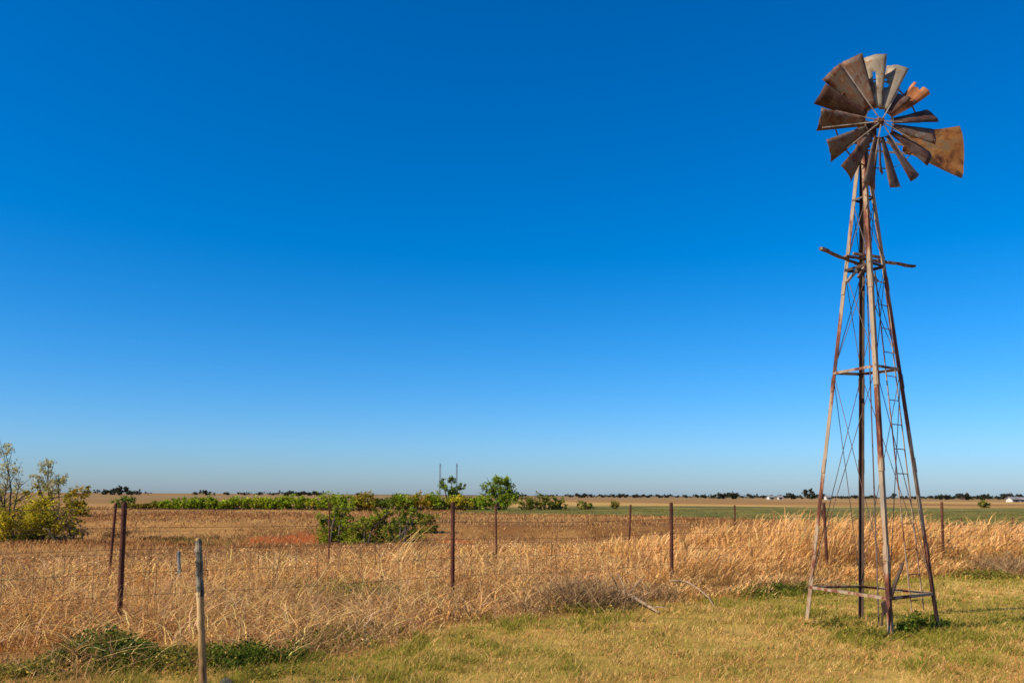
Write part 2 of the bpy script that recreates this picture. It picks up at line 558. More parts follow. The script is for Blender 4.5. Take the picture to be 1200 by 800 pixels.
def build_tall():
    x, y = scatter(400000, 8.0, 40, .18)
    s = fence_s(x, y); e = lawn_edge(x, y); t = fence_t(x, y)
    dens = fbm(x * 1.6, y * 1.6, 63)
    right_ = sstep(5.0, 10.5, t - .75 * s)
    lim = 10 + (fbm(x * .2, y * .2, 65) - .5) * 7
    k = (s > e + rng.normal(.45, .25, len(x)) - .15) & (s < lim) & (dens > .30 + .1 * (1 - right_))
    # left of the photo the belt is mostly broken weeds: keep fewer tall blades
    k &= rng.random(len(x)) < (.62 + .38 * right_)
    x, y = x[k], y[k]; right_ = right_[k]; n = len(x)
    h = tallness(x, y) * (.6 + .55 * rng.random(n))
    d = np.hypot(x, y)
    w = (.004 + .006 * rng.random(n)) * (d / 11) ** .9
    lean = rng.normal(0, .34, (n, 2)); lean[:, 0] += .30 * right_ + .08; lean[:, 1] -= .08
    lay = rng.random(n) < .13 + .45 * (1 - right_)
    lean[lay] = rng.normal(0, 1.5, (lay.sum(), 2)); h[lay] *= .48
    gold = fbm(x * .8, y * .8, 67)
    col = np.where((rng.random(n) < right_ * .7 + .75 * sstep(.38, .6, gold))[:, None], pick(TAN, n), pick(WEED, n))
    col = clumped(col, x, y)
    V1 = blades(on_ground(x, y), h, w, lean, .35 + .35 * rng.random(n), rng.random(n) * math.pi, col, .3, 3)
    # feathery seed heads on the tall stems of the right
    m = (rng.random(n) < .30 * right_)
    px = x[m] + lean[m, 0] * h[m] * .72; py = y[m] + lean[m, 1] * h[m] * .72
    pz = ground_h(x[m], y[m]) + h[m] * .70
    hh = h[m] * .34 + .05
    col2 = pick([((.62, .42, .21), 3), ((.55, .33, .15), 3), ((.46, .26, .11), 2)], m.sum())
    V2 = blades(np.stack([px, py, pz], 1), hh, w[m] * 2.1, lean[m] * 1.35 + rng.normal(0, .1, (m.sum(), 2)), .5 * np.ones(m.sum()),
                rng.random(m.sum()) * math.pi, col2, .25, 3)
    return V1, V2


V1, V2 = build_tall()


def flakes(P, size, cols, flat=.7):
    n = len(P)
    a = rng.normal(size=(n, 3)); a[:, 2] *= flat; a /= np.linalg.norm(a, axis=1)[:, None]
    b_ = rng.normal(size=(n, 3)); b_ -= a * (a * b_).sum(1)[:, None]; b_ /= np.linalg.norm(b_, axis=1)[:, None]
    s_ = size[:, None]
    V_ = np.stack([P - a * s_, P + b_ * s_ * .5, P + a * s_, P - b_ * s_ * .5], 1).reshape(-1, 3)
    return V_, np.arange(n * 4).reshape(n, 4), np.repeat(cols, 4, axis=0)


def build_fluff():
    """curled dry leaves and seed fluff caught among the stems"""
    x, y = scatter(400000, 8.0, 36, .18)
    s = fence_s(x, y); q = fence_t(x, y) - .75 * s
    cl = fbm(x * 1.5, y * 1.5, 91, 3)
    right_ = sstep(5.0, 10.5, q)
    k = (s > lawn_edge(x, y) + rng.normal(.35, .2, len(x))) & (s < 12) & (rng.random(len(x)) < sstep(.36, .6, cl) * (.85 - .25 * right_))
    x, y, s, right_ = x[k], y[k], s[k], right_[k]; n = len(x)
    top = tallness(x, y)
    z = ground_h(x, y) + top * np.where(rng.random(n) < right_, .45 + .5 * rng.random(n), .15 + .75 * rng.random(n))
    d = np.hypot(x, y)
    size = (.008 + .011 * rng.random(n)) * (d / 11) ** .8
    c1 = pick([((.60, .36, .15), 3), ((.70, .46, .22), 2), ((.46, .25, .09), 2), ((.26, .13, .05), 2)], n, .15)
    c2 = pick([((.56, .34, .16), 3), ((.66, .46, .25), 2), ((.36, .19, .09), 3), ((.20, .11, .055), 3)], n, .15)
    return flakes(np.stack([x, y, z], 1), size, clumped(np.where((rng.random(n) < right_)[:, None], c1, c2), x, y))




def build_broad():
    """broad dry leaves and bent, broken stalks lying every way in the belt"""
    out = []
    for (n0, h0, h1, w0, w1, ln, bd, pal) in (
            (60000, .14, .42, .010, .020, 1.1, .8, [((.74, .50, .22), 4), ((.60, .36, .14), 3), ((.38, .2, .08), 2), ((.2, .11, .06), 2), ((.58, .41, .26), 2)]),
            (9000, .45, .85, .006, .010, .55, .55, [((.66, .46, .23), 3), ((.5, .31, .14), 2), ((.26, .15, .08), 2)])):
        x, y = scatter(int(n0 * 1.2), 8.0, 34, .18)
        s = fence_s(x, y); q = fence_t(x, y) - .75 * s
        left = 1 - sstep(7, 12, q)
        cl = fbm(x * 1.3, y * 1.3, 97, 3)
        k = (s > lawn_edge(x, y) + rng.normal(.3, .2, len(x))) & (s < 8.5) & (rng.random(len(x)) < sstep(.38, .58, cl) * (.2 + .8 * left))
        if h1 > .5:
            k &= (s > -.4) & (s < 5)
        x, y, s = x[k], y[k], s[k]; n = len(x); d = np.hypot(x, y)
        ed = sstep(-.2, 1.2, s - lawn_edge(x, y))
        h = (h0 + (h1 - h0) * rng.random(n)) * (.45 + .55 * ed)
        w = (w0 + (w1 - w0) * rng.random(n)) * (d / 11) ** .75
        lean = rng.normal(0, ln, (n, 2))
        pts = on_ground(x, y); pts[:, 2] += .12 * rng.random(n) * ed * (h1 < .5)
        c_ = pick(pal, n, .15)
        # older growth along the front of the belt has gone grey brown
        old = (rng.random(n) < .38 * sstep(1.2, .2, s - lawn_edge(x, y)))
        c_ = np.where(old[:, None], pick([((.30, .19, .11), 2), ((.19, .115, .075), 2), ((.4, .27, .18), 1)], n), c_)
        c_ = clumped(c_, x, y, .7)
        out.append(blades(pts, h, w, lean, bd * np.ones(n), rng.random(n) * math.pi, c_, .2, 4, .03))
    return join(out)


V, Q, C = join([V1, V2, build_fluff(), build_broad()])
tag(np_mesh('tall_dry_grass', V, Q, C, M['veg']), 'tall tan dry grass bending to the right along the wire fence', 'dry grass', kind='stuff')


def build_weeds():
    """tangled dead stems, grey brown, crossing each other"""
    x, y = scatter(180000, 7.6, 34, .18)
    s = fence_s(x, y); e = lawn_edge(x, y); t = fence_t(x, y)
    left = 1 - sstep(5.5, 10.5, t - .75 * s)
    cl = fbm(x * 1.1, y * 1.1, 71)
    k = (s > e + rng.normal(.1, .18, len(x))) & (s < 12) & (rng.random(len(x)) < sstep(.40, .60, cl) * (.3 + .45 * left) * (.25 + .75 * sstep(3.2, .8, s)))
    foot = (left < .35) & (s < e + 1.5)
    k = (s > e + rng.normal(.1, .18, len(x))) & (s < 12) & (k | (foot & (rng.random(len(x)) < .75)))
    k &= (left > .05) | foot
    x, y = x[k], y[k]; n = len(x); left = left[k]; foot = foot[k]
    h = (.10 + .42 * rng.random(n) ** 1.6) * (.5 + fbm(x * .7, y * .7, 73)) * (.35 + .65 * sstep(-.2, 1.6, fence_s(x, y) - lawn_edge(x, y)))
    d = np.hypot(x, y)
    w = (.004 + .005 * rng.random(n)) * (d / 10) ** .9
    lean = rng.normal(0, 1.0, (n, 2))
    pal = pick([((.48, .32, .16), 3), ((.56, .41, .22), 3), ((.34, .2, .1), 3), ((.21, .125, .07), 2), ((.46, .31, .22), 2), ((.27, .22, .075), 1)], n)
    foot_shade = pick([((.20, .13, .06), 3), ((.13, .085, .04), 2), ((.20, .19, .05), 2), ((.34, .22, .1), 2)], n)  # dark stem colours paint the under-shadow along the base of the tall grass
    pal = np.where((foot & (rng.random(n) < .8))[:, None], foot_shade, pal)
    V1 = blades(on_ground(x, y), h, w, lean, .2 * rng.random(n), rng.random(n) * math.pi, pal, .5, 3, .06)
    # a few tall single dark stalks
    x, y = scatter(2600, 9.5, 22, .03)
    k = (fence_s(x, y) > .2) & (fence_s(x, y) < 5.5) & (fence_t(x, y) < 9) & (rng.random(len(x)) < .12)
    x, y = x[k], y[k]; n = len(x)
    V2 = blades(on_ground(x, y), .55 + .45 * rng.random(n), .010 + .006 * rng.random(n), rng.normal(0, .10, (n, 2)), np.zeros(n), rng.random(n) * math.pi,
                pick([((.14, .075, .04), 1), ((.24, .15, .085), 1)], n), .5, 3, .02)
    return [V1, V2]


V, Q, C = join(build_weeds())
tag(np_mesh('dead_weeds', V, Q, C, M['veg']), 'tangled grey brown dead weeds with painted grass shade at the foot of the wire fence', 'weeds', kind='stuff')


# pale reeds leaning over in front of the mid-field shrubs
def build_reeds():
    n = 44
    u = rng.uniform(448, 490, n); base = np.array([PZ(a, 668, 0)[:] for a in u])
    x = base[:, 0] + rng.normal(0, .12, n); y = base[:, 1] + rng.normal(0, .5, n)
    h = rng.uniform(.45, 1.12, n)
    lean = np.stack([rng.normal(.66, .24, n), rng.normal(0, .3, n)], 1)
    return blades(on_ground(x, y), h, .009 + .013 * rng.random(n), lean, rng.uniform(.05, .6, n), rng.normal(0, .5, n),
                  pick([((.62, .43, .2), 2), ((.5, .31, .13), 1)], n), .5, 3)


V, Q, C = build_reeds()
tag(np_mesh('leaning_reeds', V, Q, C, M['veg']), 'pale tan reeds leaning right in front of the green shrubs', 'reeds', kind='stuff')


# leafy green weeds at the bottom left and along the belt edge
def build_green():
    parts = []
    spots = []
    def spot(u, v, rad, hh, n, pal):
        p = PZ(u, v, 0)
        spots.append((p.x, p.y, rad, hh, n, pal))
    G = [((.085, .13, .02), 3), ((.14, .18, .03), 2), ((.05, .08, .016), 3), ((.21, .18, .045), 1)]
    GY = [((.19, .18, .04), 3), ((.30, .23, .06), 2), ((.10, .12, .028), 2)]
    spot(120, 772, .36, .32, 3600, G); spot(155, 776, .28, .25, 2200, G); spot(300, 775, .3, .2, 1300, G); spot(75, 782, .35, .14, 1300, GY)
    spot(30, 790, .4, .11, 1000, GY); spot(200, 780, .38, .15, 1300, GY); spot(265, 775, .38, .2, 1900, G)
    spot(315, 768, .4, .2, 1700, G); spot(230, 770, .35, .17, 1300, GY); spot(380, 752, .45, .15, 1300, GY); spot(430, 742, .5, .12, 1000, GY)
    spot(400, 705, .6, .36, 1500, GY); spot(345, 698, .5, .32, 900, GY); spot(440, 702, .5, .34, 1100, GY); spot(300, 790, .3, .09, 600, GY)
    spot(665, 716, .4, .10, 900, GY); spot(700, 714, .4, .1, 700, GY)
    spot(905, 694, .5, .17, 1500, G); spot(880, 697, .5, .12, 900, G); spot(945, 694, .4, .18, 900, GY)
    spot(1076, 738, .17, .20, 1400, G); spot(1095, 734, .12, .15, 700, G); spot(1058, 745, .09, .15, 500, G)
    spot(985, 735, .3, .10, 900, GY); spot(1020, 745, .25, .1, 800, GY); spot(1150, 676, .6, .2, 900, GY)
    for (cx, cy, rad, hh, n, pal) in spots:
        a = rng.random(n) * 2 * math.pi; r = rad * np.sqrt(rng.random(n)) * (1 + .3 * rng.normal(size=n))
        x = cx + r * np.cos(a) * 1.3; y = cy + r * np.sin(a)
        f = np.clip(1.15 - r / rad * .8, .15, 1)
        h = hh * f * (.4 + .8 * rng.random(n))
        lean = np.stack([np.cos(a), np.sin(a)], 1) * (.5 * r / rad)[:, None] + rng.normal(0, .5, (n, 2))
        d = np.hypot(cx, cy)
        w = (.010 + .014 * rng.random(n)) * (d / 9) ** .5
        gap = fbm(x * 6, y * 6, 99, 2) > .40
        b_ = gap & (rng.random(n) < .45)
        parts.append(blades(on_ground(x[b_], y[b_]), h[b_], w[b_] * .8, lean[b_], .5 * np.ones(b_.sum()), rng.random(b_.sum()) * math.pi, pick(pal, b_.sum(), .2), .2, 2))
        for rep in range(2):
            g_ = gap
            P = np.stack([x[g_], y[g_], ground_h(x[g_], y[g_]) + h[g_] * rng.random(g_.sum())], 1) + rng.normal(0, .015, (g_.sum(), 3))
            parts.append(flakes(P, (.010 + .014 * rng.random(g_.sum())) * (d / 9) ** .6, pick(pal, g_.sum(), .3), .8))
    return parts


V, Q, C = join(build_green())
tag(np_mesh('green_weeds', V, Q, C, M['leaf']), 'leafy dark green weeds growing low at the edge of the lawn', 'weeds', kind='stuff')


# low rough growth of the brown field and the crop strip
def build_field():
    x, y = scatter(185000, 17, 100, .18, .85)
    s = fence_s(x, y)
    k = (s > 7.5 + rng.normal(0, 1.5, len(x)))
    cl = fbm(x * .45, y * .22, 81)
    gc = ground_col(x, y)
    red = (gc[:, 0] > 2.6 * gc[:, 1])
    k &= (rng.random(len(x)) < sstep(.30, .55, cl) * .9 + .1) & ~(red & (rng.random(len(x)) < .55))
    x, y, gc, cl = x[k], y[k], gc[k], cl[k]; n = len(x)
    greenish = gc[:, 1] > gc[:, 0] * .72
    n5 = fbm(x * .12, y * .1, 83)
    # green line of growth in the hollow on the left, dark undergrowth along the bank
    u = 600 + x / y * F
    hollow = np.exp(-((y - 33 - .0 * x) / 4.0) ** 2) * sstep(330, 300, u) * sstep(150, 220, u)
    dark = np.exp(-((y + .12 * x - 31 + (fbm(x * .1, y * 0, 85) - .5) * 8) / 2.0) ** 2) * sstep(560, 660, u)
    h = (.05 + .15 * rng.random(n) * (.4 + cl)) * (1 - .6 * greenish) + .16 * hollow * rng.random(n) + .22 * dark * rng.random(n)
    w = (.02 + .03 * rng.random(n)) * (y / 40)
    brown = pick([((.26, .125, .055), 3), ((.35, .19, .085), 3), ((.18, .085, .04), 3), ((.46, .28, .13), 2)], n, .15)
    light = pick([((.42, .27, .125), 3), ((.36, .23, .11), 2)], n)
    brown = np.where((rng.random(n) < sstep(.45, .65, n5) * .6)[:, None], light, brown)
    green = pick([((.13, .135, .035), 3), ((.18, .165, .05), 2), ((.09, .10, .025), 2)], n)
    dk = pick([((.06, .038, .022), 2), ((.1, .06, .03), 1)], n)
    col = np.where(greenish[:, None], green, brown)
    col = np.where((rng.random(n) < hollow * .8)[:, None], green * 1.1, col)
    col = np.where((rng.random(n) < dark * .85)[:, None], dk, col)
    lean = rng.normal(0, .5, (n, 2))
    return blades(on_ground(x, y), h, w, lean, .3 * np.ones(n), rng.random(n) * math.pi, col, .4, 2)


def build_strips():
    out = []
    for (u0, u1, v, hh, n) in ((655, 790, 637, .20, 5200), (735, 850, 626, .22, 4200), (560, 660, 630, .14, 2400), (250, 330, 632, .12, 1500), (120, 260, 622, .12, 2500), (20, 240, 637, .10, 1800)):
        u = rng.uniform(u0, u1, n); vv = v + rng.normal(0, 1.2, n) + 2.2 * (fbm(u * .03, u * 0, int(u0)) - .5) * 4
        P = np.array([PZ(a, b, 0)[:] for a, b in zip(u, vv)])
        x, y = P[:, 0], P[:, 1]
        k = fbm(x * .35, y * .1, 95) > .42
        x, y = x[k], y[k]; m_ = len(x)
        out.append(blades(on_ground(x, y), hh * (.4 + .8 * rng.random(m_)), .02 + .03 * rng.random(m_), rng.normal(0, .5, (m_, 2)), .3 * np.ones(m_), rng.random(m_) * math.pi,
                          pick([((.07, .038, .02), 3), ((.13, .07, .035), 2), ((.1, .085, .03), 1)], m_), .4, 2))
    return out


V, Q, C = join([build_field()] + build_strips())
tag(np_mesh('field_stubble', V, Q, C, M['veg']), 'low brown and green growth covering the open field behind the fences', 'stubble', kind='stuff')

# tangled brush heaped against the belt in front of the middle posts
def build_brush(u0, u1, v, hmax, n, dark):
    u = rng.uniform(u0, u1, n); vv = v + rng.normal(0, 3, n)
    P = np.array([PZ(a, b, 0)[:] for a, b in zip(u, vv)])
    x, y = P[:, 0], P[:, 1] + rng.normal(0, .22, n)
    prof = np.sin(np.pi * np.clip((u - u0) / (u1 - u0), 0.02, .98)) ** .6
    h = hmax * prof * (.25 + .75 * rng.random(n))
    lean = rng.normal(0, .85, (n, 2))
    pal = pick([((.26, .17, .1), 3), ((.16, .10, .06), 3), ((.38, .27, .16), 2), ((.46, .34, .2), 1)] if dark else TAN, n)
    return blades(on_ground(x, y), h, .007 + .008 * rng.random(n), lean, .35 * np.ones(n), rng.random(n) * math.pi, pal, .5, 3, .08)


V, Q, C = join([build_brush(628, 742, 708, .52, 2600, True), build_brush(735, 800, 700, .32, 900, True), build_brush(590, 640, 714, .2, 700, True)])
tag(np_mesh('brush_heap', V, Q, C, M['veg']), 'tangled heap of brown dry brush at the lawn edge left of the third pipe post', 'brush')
V, Q, C = build_brush(808, 1000, 687, .26, 2600, True)  # dark blades added to deepen the painted shade band under the tall grass
tag(np_mesh('grass_foot_shade', V, Q, C, M['veg']), 'low dark brown blades painting the shade at the foot of the tall grass behind the windmill', 'painted shade', kind='stuff')
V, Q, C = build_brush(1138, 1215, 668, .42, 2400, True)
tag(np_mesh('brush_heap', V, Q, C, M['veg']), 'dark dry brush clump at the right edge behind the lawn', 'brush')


# ------------------------------------------------------------------ wire fences of pipe posts
def fence_pt(k, off=0.0):
    p = A0 + FD * (FS * k) + FN * off
    return Vector((p.x, p.y, gh(p.x, p.y)))


def pipe_post(p, h, r, lean, parent, origin):
    m = MB()
    top = p + Vector((lean[0], lean[1], h))
    m.tube([p - Vector((0, 0, .15)), p + (top - p) * .33, p + (top - p) * .66, top - (top - p) * .02, top], [r, r, r * .98, r, r * .86], 12)
    d = (top - p).normalized()
    for hz in (.22, .5, .75, .95, 1.15, 1.36):          # wire ties
        if hz < h - .04:
            q = p + d * hz
            m.tube([q - d * .008, q + d * .008], r * 1.16, 12)
    return m.build('post', M['pipe'], parent, origin, smooth=False)


def wire_run(pts, rad, name, parent, origin):
    m = MB(); m.tube(pts, rad, 5)
    return m.build(name, M['wire'], parent, origin)


def build_fence(posts, height, rad, wires, label, origin, stays, thin=()):
    root = empty('wire_fence', origin, label, 'fence', None)
    tops = []
    for i, (p, lean, hh) in enumerate(posts):
        o = pipe_post(p, hh, rad * (.62 if i in thin else 1), lean, root, origin)
        tops.append((p, p + Vector((lean[0], lean[1], hh))))
    for z in wires:
        pts = []
        for i, (b, t) in enumerate(tops):
            q = b.lerp(t, z / height); q = q - FN * rad * 1.05
            if i:
                m_ = (pts[-1] + q) / 2 + Vector((0, 0, -.02 - .02 * rng.random()))
                pts.append(m_)
            pts.append(q)
        wire_run(pts, .0024 if z < 1.2 else .0028, 'wire', root, origin)
    if stays:                                       # upright wires of the woven mesh
        for i in range(min(len(tops) - 1, 6)):
            b0, t0 = tops[i]; b1, t1 = tops[i + 1]
            for k in range(1, 15):
                f = k / 15
                b = b0.lerp(b1, f) - FN * rad * 1.05; t = t0.lerp(t1, f) - FN * rad * 1.05
                a_ = b.lerp(t, wires[0] / height); c_ = b.lerp(t, .95 / height)
                st = MB().tube([a_ + Vector((0, 0, -.02)), c_ + Vector((0, 0, -.03))], .0026, 4)
                st.build('mesh_stay', M['wire'], root, origin)
    return root


leans = {0: (-.005, .0), 1: (-.01, .02), 2: (.0, -.02), 3: (-.035, 0), 4: (.02, .0), 5: (0, 0)}
posts = [(fence_pt(k), leans.get(k, (rng.normal(0, .02), 0)), 1.49) for k in range(-1, 8)]
build_fence(posts, 1.49, .031, (.18, .42, .68, .95, 1.2, 1.42),
            'nearer wire fence with tall rusty pipe posts along the edge of the lawn', fence_pt(0), True)

B0 = PZ(127, 683, 0)
boff = fence_s(B0.x, B0.y); bt = fence_t(B0.x, B0.y)
posts = []
for k in range(-1, 12):
    p = A0 + FD * (bt + 4.18 * k) + FN * boff
    posts.append((Vector((p.x, p.y, gh(p.x, p.y))), (rng.normal(0, .025), rng.normal(0, .02)), 1.40 + rng.normal(0, .02)))
build_fence(posts, 1.40, .026, (.5, .9, 1.3), 'farther wire fence with thin dark posts standing in the dry grass', posts[1][0], False, (2,))

# ------------------------------------------------------------------ stakes, branches, stone
b = PZ(238.5, 812, 0); b.z = gh(b.x, b.y)
t = PY(232.5, 633, b.y - .01)
root = empty('wooden_stake', b, 'pale wooden stake with a grey upper half, closest to the camera at lower left', 'stake')
m = MB(); mid = b.lerp(t, .66)
jit = lambda a: Vector((rng.normal(0, a), rng.normal(0, a), 0))
pts = [b - Vector((0, 0, .2))] + [b.lerp(mid, f) + jit(.0025) for f in np.linspace(0, .98, 14)] + [mid]
m.tube(pts, [.031 + rng.normal(0, .0016) for _ in pts], 9)
m.build('shaft', M['stake'], root, b, smooth=True)
m = MB(); m.tube([mid - (t - b) * .03] + [b.lerp(t, f) + jit(.002) for f in np.linspace(.68, .97, 10)] + [t], [.032] + [.030 - .004 * k / 9 + rng.normal(0, .0012) for k in range(10)] + [.025], 10)
for f in (.70, .78, .86, .93):
    q = b.lerp(t, f); d = (t - b).normalized(); m.tube([q - d * .007, q + d * .006], .033, 10)
m.build('sleeve', M['sleeve'], root, b, smooth=False)
m = MB(); m.tube([t - (t - b) * .005, t + (t - b) * .012, t + (t - b) * .018], [.024, .021, .012], 10)
m.build('tip', M['stake'], root, b)

b = PZ(210, 690, 0); b.z = gh(b.x, b.y)
t = PY(209.5, 646, b.y)
m = MB(); m.tube([b - Vector((0, 0, .1)), b.lerp(t, .5) + Vector((.01, 0, 0)), t - Vector((0, 0, .02)), t], [.032, .031, .030, .024], 10)
tag(m.build('grey_stake', M['greypost'], None, b), 'short blue grey stake half hidden in the dry weeds beside the wooden stake', 'stake')


def branch(name, pts, rads, label, twigs=()):
    b_ = Vector(pts[0]); m_ = MB()
    m_.tube(pts, rads, 7)
    for (f, d, l, r) in twigs:
        i = min(int(f * (len(pts) - 1)), len(pts) - 2); q = Vector(pts[i]).lerp(Vector(pts[i + 1]), f * (len(pts) - 1) - i)
        d = Vector(d).normalized()
        m_.tube([q, q + d * l * .5 + Vector((0, 0, .02)), q + d * l], [r, r * .7, r * .3], 5)
    return tag(m_.build(name, M['deadwood'], None, b_, smooth=True), label, 'branch')


gp = lambda u, v, z: PZ(u, v, 0) + Vector((0, 0, z))
branch('fallen_branch', [gp(716, 705, .20), gp(728, 706, .17), gp(742, 709, .12), gp(757, 714, .07), gp(772, 720, .03)], [.036, .034, .030, .024, .014],
       'thick pale fallen branch sloping down onto the lawn edge', [(.2, (-.4, -.3, .7), .35, .018), (.6, (.5, -.5, .4), .3, .014), (.4, (.6, .2, .6), .4, .014), (.85, (.5, -.6, .05), .3, .012)])
branch('arching_branch', [gp(785, 700, .26), gp(796, 699, .255), gp(808, 699, .22), gp(820, 701, .14), gp(831, 705, .06), gp(837, 712, .02)], [.012, .014, .015, .014, .011, .006],
       'thin pale branch arching over beside the third pipe post', [(.5, (.4, -.3, .5), .2, .008)])
branch('leaning_stick', [gp(735, 712, .02), gp(731, 706, .25), gp(724, 702, .42)], [.014, .012, .007], 'thin stick leaning up out of the brush beside the fallen branch')

b = PZ(266, 800, 0); b.z = gh(b.x, b.y) - .035
m = MB(); vs = []; fs = []
for i in range(7):
    for j in range(12):
        th = math.pi * i / 6; ph = 2 * math.pi * j / 12
        k = 1 + .25 * (rng.random() - .5)
        vs.append(b + Vector((.07 * math.sin(th) * math.cos(ph) * k, .06 * math.sin(th) * math.sin(ph) * k, .03 + .055 * math.cos(th) * k)))
for i in range(6):
    for j in range(12):
        fs.append((i * 12 + j, (i + 1) * 12 + j, (i + 1) * 12 + (j + 1) % 12, i * 12 + (j + 1) % 12))
m.add(vs, fs)
tag(m.build('stone', M['stone'], None, b), 'small dark stone in the green weeds right of the wooden stake', 'stone')

# ------------------------------------------------------------------ the windmill
TH = R(35.5); SIDE = 1.07
N_ = PZ(1045, 747, 0)
ex = Vector((math.cos(TH), math.sin(TH), 0)); ey = Vector((-math.sin(TH), math.cos(TH), 0))
feet = {'near': N_, 'right': N_ + ex * SIDE, 'left': N_ + ey * SIDE, 'back': N_ + ex * SIDE + ey * SIDE}
feet['left'] = (feet['left'] + Vector((-.07, .0, 0))) * 1.045
for k in feet:
    feet[k].z = gh(feet[k].x, feet[k].y)
CB = (feet['near'] + feet['back']) / 2
TOP = PY(1011, 172, CB.y + .0)
tw = .085
tops = {'near': TOP - ex * tw / 2 - ey * tw / 2, 'right': TOP + ex * tw / 2 - ey * tw / 2,
        'left': TOP - ex * tw / 2 + ey * tw / 2, 'back': TOP + ex * tw / 2 + ey * tw / 2}
W0 = Vector((CB.x, CB.y, gh(CB.x, CB.y)))
mill = empty('windmill', W0, 'old rusty farm windmill with battered blades on a four legged lattice tower', 'windmill')
sgn = {'near': (-1, -1), 'right': (1, -1), 'left': (-1, 1), 'back': (1, 1)}


def leg_at(k, z):
    a, b_ = feet[k], tops[k]
    return a.lerp(b_, (z - a.z) / (b_.z - a.z))


for k in ('left', 'near', 'right', 'back'):
    m = MB(); s = sgn[k]
    wv = .050
    f0 = feet[k] - (tops[k] - feet[k]).normalized() * .12
    m.angle(f0, tops[k], wv, .008, ex * -s[0], ey * -s[1])
    # splice plates where the sections overlap
    for z in (.95, 2.0, 3.05, 4.3):
        q = leg_at(k, z); dn = (tops[k] - feet[k]).normalized()
        m.box(q + ex * s[0] * .004 - ey * s[1] * wv * .5, dn * .09, ex * .004, ey * wv * .46)
        m.box(q + ey * s[1] * .004 - ex * s[0] * wv * .5, dn * .09, ey * .004, ex * wv * .46)
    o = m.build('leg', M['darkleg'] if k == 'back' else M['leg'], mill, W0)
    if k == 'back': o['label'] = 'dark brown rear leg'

ring = [('near', 'right'), ('right', 'back'), ('back', 'left'), ('left', 'near')]
zl = [PY(1020, 692, CB.y).z, PY(1015, 432, CB.y).z, PY(1014, 312, CB.y).z, PY(1012, 232, CB.y).z]
for zi, z in enumerate(zl):
    for a, b_ in ring:
        p, q = leg_at(a, z), leg_at(b_, z)
        m = MB(); w = .034 if zi < 3 else .024
        m.angle(p, q, w, .005, (0, 0, -1), (W0 - (p + q) / 2) * Vector((1, 1, 0)) if False else Vector((W0.x - (p.x + q.x) / 2, W0.y - (p.y + q.y) / 2, 0)))
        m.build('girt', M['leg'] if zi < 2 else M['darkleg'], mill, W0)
lev = [zl[0], zl[1], zl[2], zl[3]]
for i in range(3):
    for a, b_ in ring:
        for (s0, s1) in ((a, b_), (b_, a)):
            m = MB(); p = leg_at(s0, lev[i]); q = leg_at(s1, lev[i + 1])
            mid = (p + q) / 2 + Vector((0, 0, -.008))
            inn = Vector((W0.x - mid.x, W0.y - mid.y, 0)).normalized() * (.006 if s0 == a else .014)
            m.tube([p + inn, mid + inn, q + inn], .0048, 5)
            m.build('brace_rod', M['rod'], mill, W0)

# ladder on the near-right face
lad = MB(); rails = []
for f in (.54, .80):
    p0 = feet['near'].lerp(feet['right'], f); p0 = p0.lerp(tops['near'].lerp(tops['right'], f), .04) + ey * .06
    ztop = zl[2] - .1
    p1 = leg_at('near', ztop).lerp(leg_at('right', ztop), f) + ey * .03
    rails.append((p0, p1))
# the rails stay parallel: pull their tops apart to ladder width
m0 = (rails[0][1] + rails[1][1]) / 2; wl = (rails[1][0] - rails[0][0])
rails = [(rails[0][0], m0 - wl * .36), (rails[1][0], m0 + wl * .36)]
for p0, p1 in rails:
    lad.bar(p0, p1, .014, .010, tuple(ey))
nr = 14
for i in range(nr):
    f = .03 + .94 * i / (nr - 1)
    lad.tube([rails[0][0].lerp(rails[0][1], f), rails[1][0].lerp(rails[1][1], f)], .006, 6)
lad.build('ladder', M['leg'], mill, W0)

# pump rod and pipe up the middle, the old pump lever
m = MB(); m.tube([W0 + Vector((.05, 0, .0)), W0.lerp(TOP, .5) + Vector((.02, 0, 0)), TOP], [.009, .008, .008], 6)
m.build('pump_rod', M['rod'], mill, W0)
m = MB()
m.tube([PY(1043, 702, N_.y + .1), PY(1050, 680, N_.y + .12), PY(1058.5, 659, N_.y + .14)], [.022, .024, .017], 8)
m.build('lever', M['darkleg'], mill, W0)
m = MB()
m.box(PY(1036.5, 711, N_.y - .02), Vector((.022, 0, .02)), Vector((0, .02, 0)), Vector((-.015, 0, .06)))
m.tube([PY(1035, 714, N_.y - .02), PY(1033, 733, N_.y - .02)], .014, 6)
m.build('bracket', M['darkleg'], mill, W0)

# mast pipe and gear case
PYV = TOP + Vector((.0, 0, .0))
HUBZ = PY(1032, 143, CB.y).z
m = MB(); m.tube([TOP - Vector((0, 0, 1.0)), TOP + Vector((0, 0, .06)), Vector((TOP.x, TOP.y, HUBZ - .02))], [.026, .026, .03], 10)
m.box(TOP, ex * .062, ey * .062, Vector((0, 0, .02)))
m.build('mast_pipe', M['darkleg'], mill, W0)

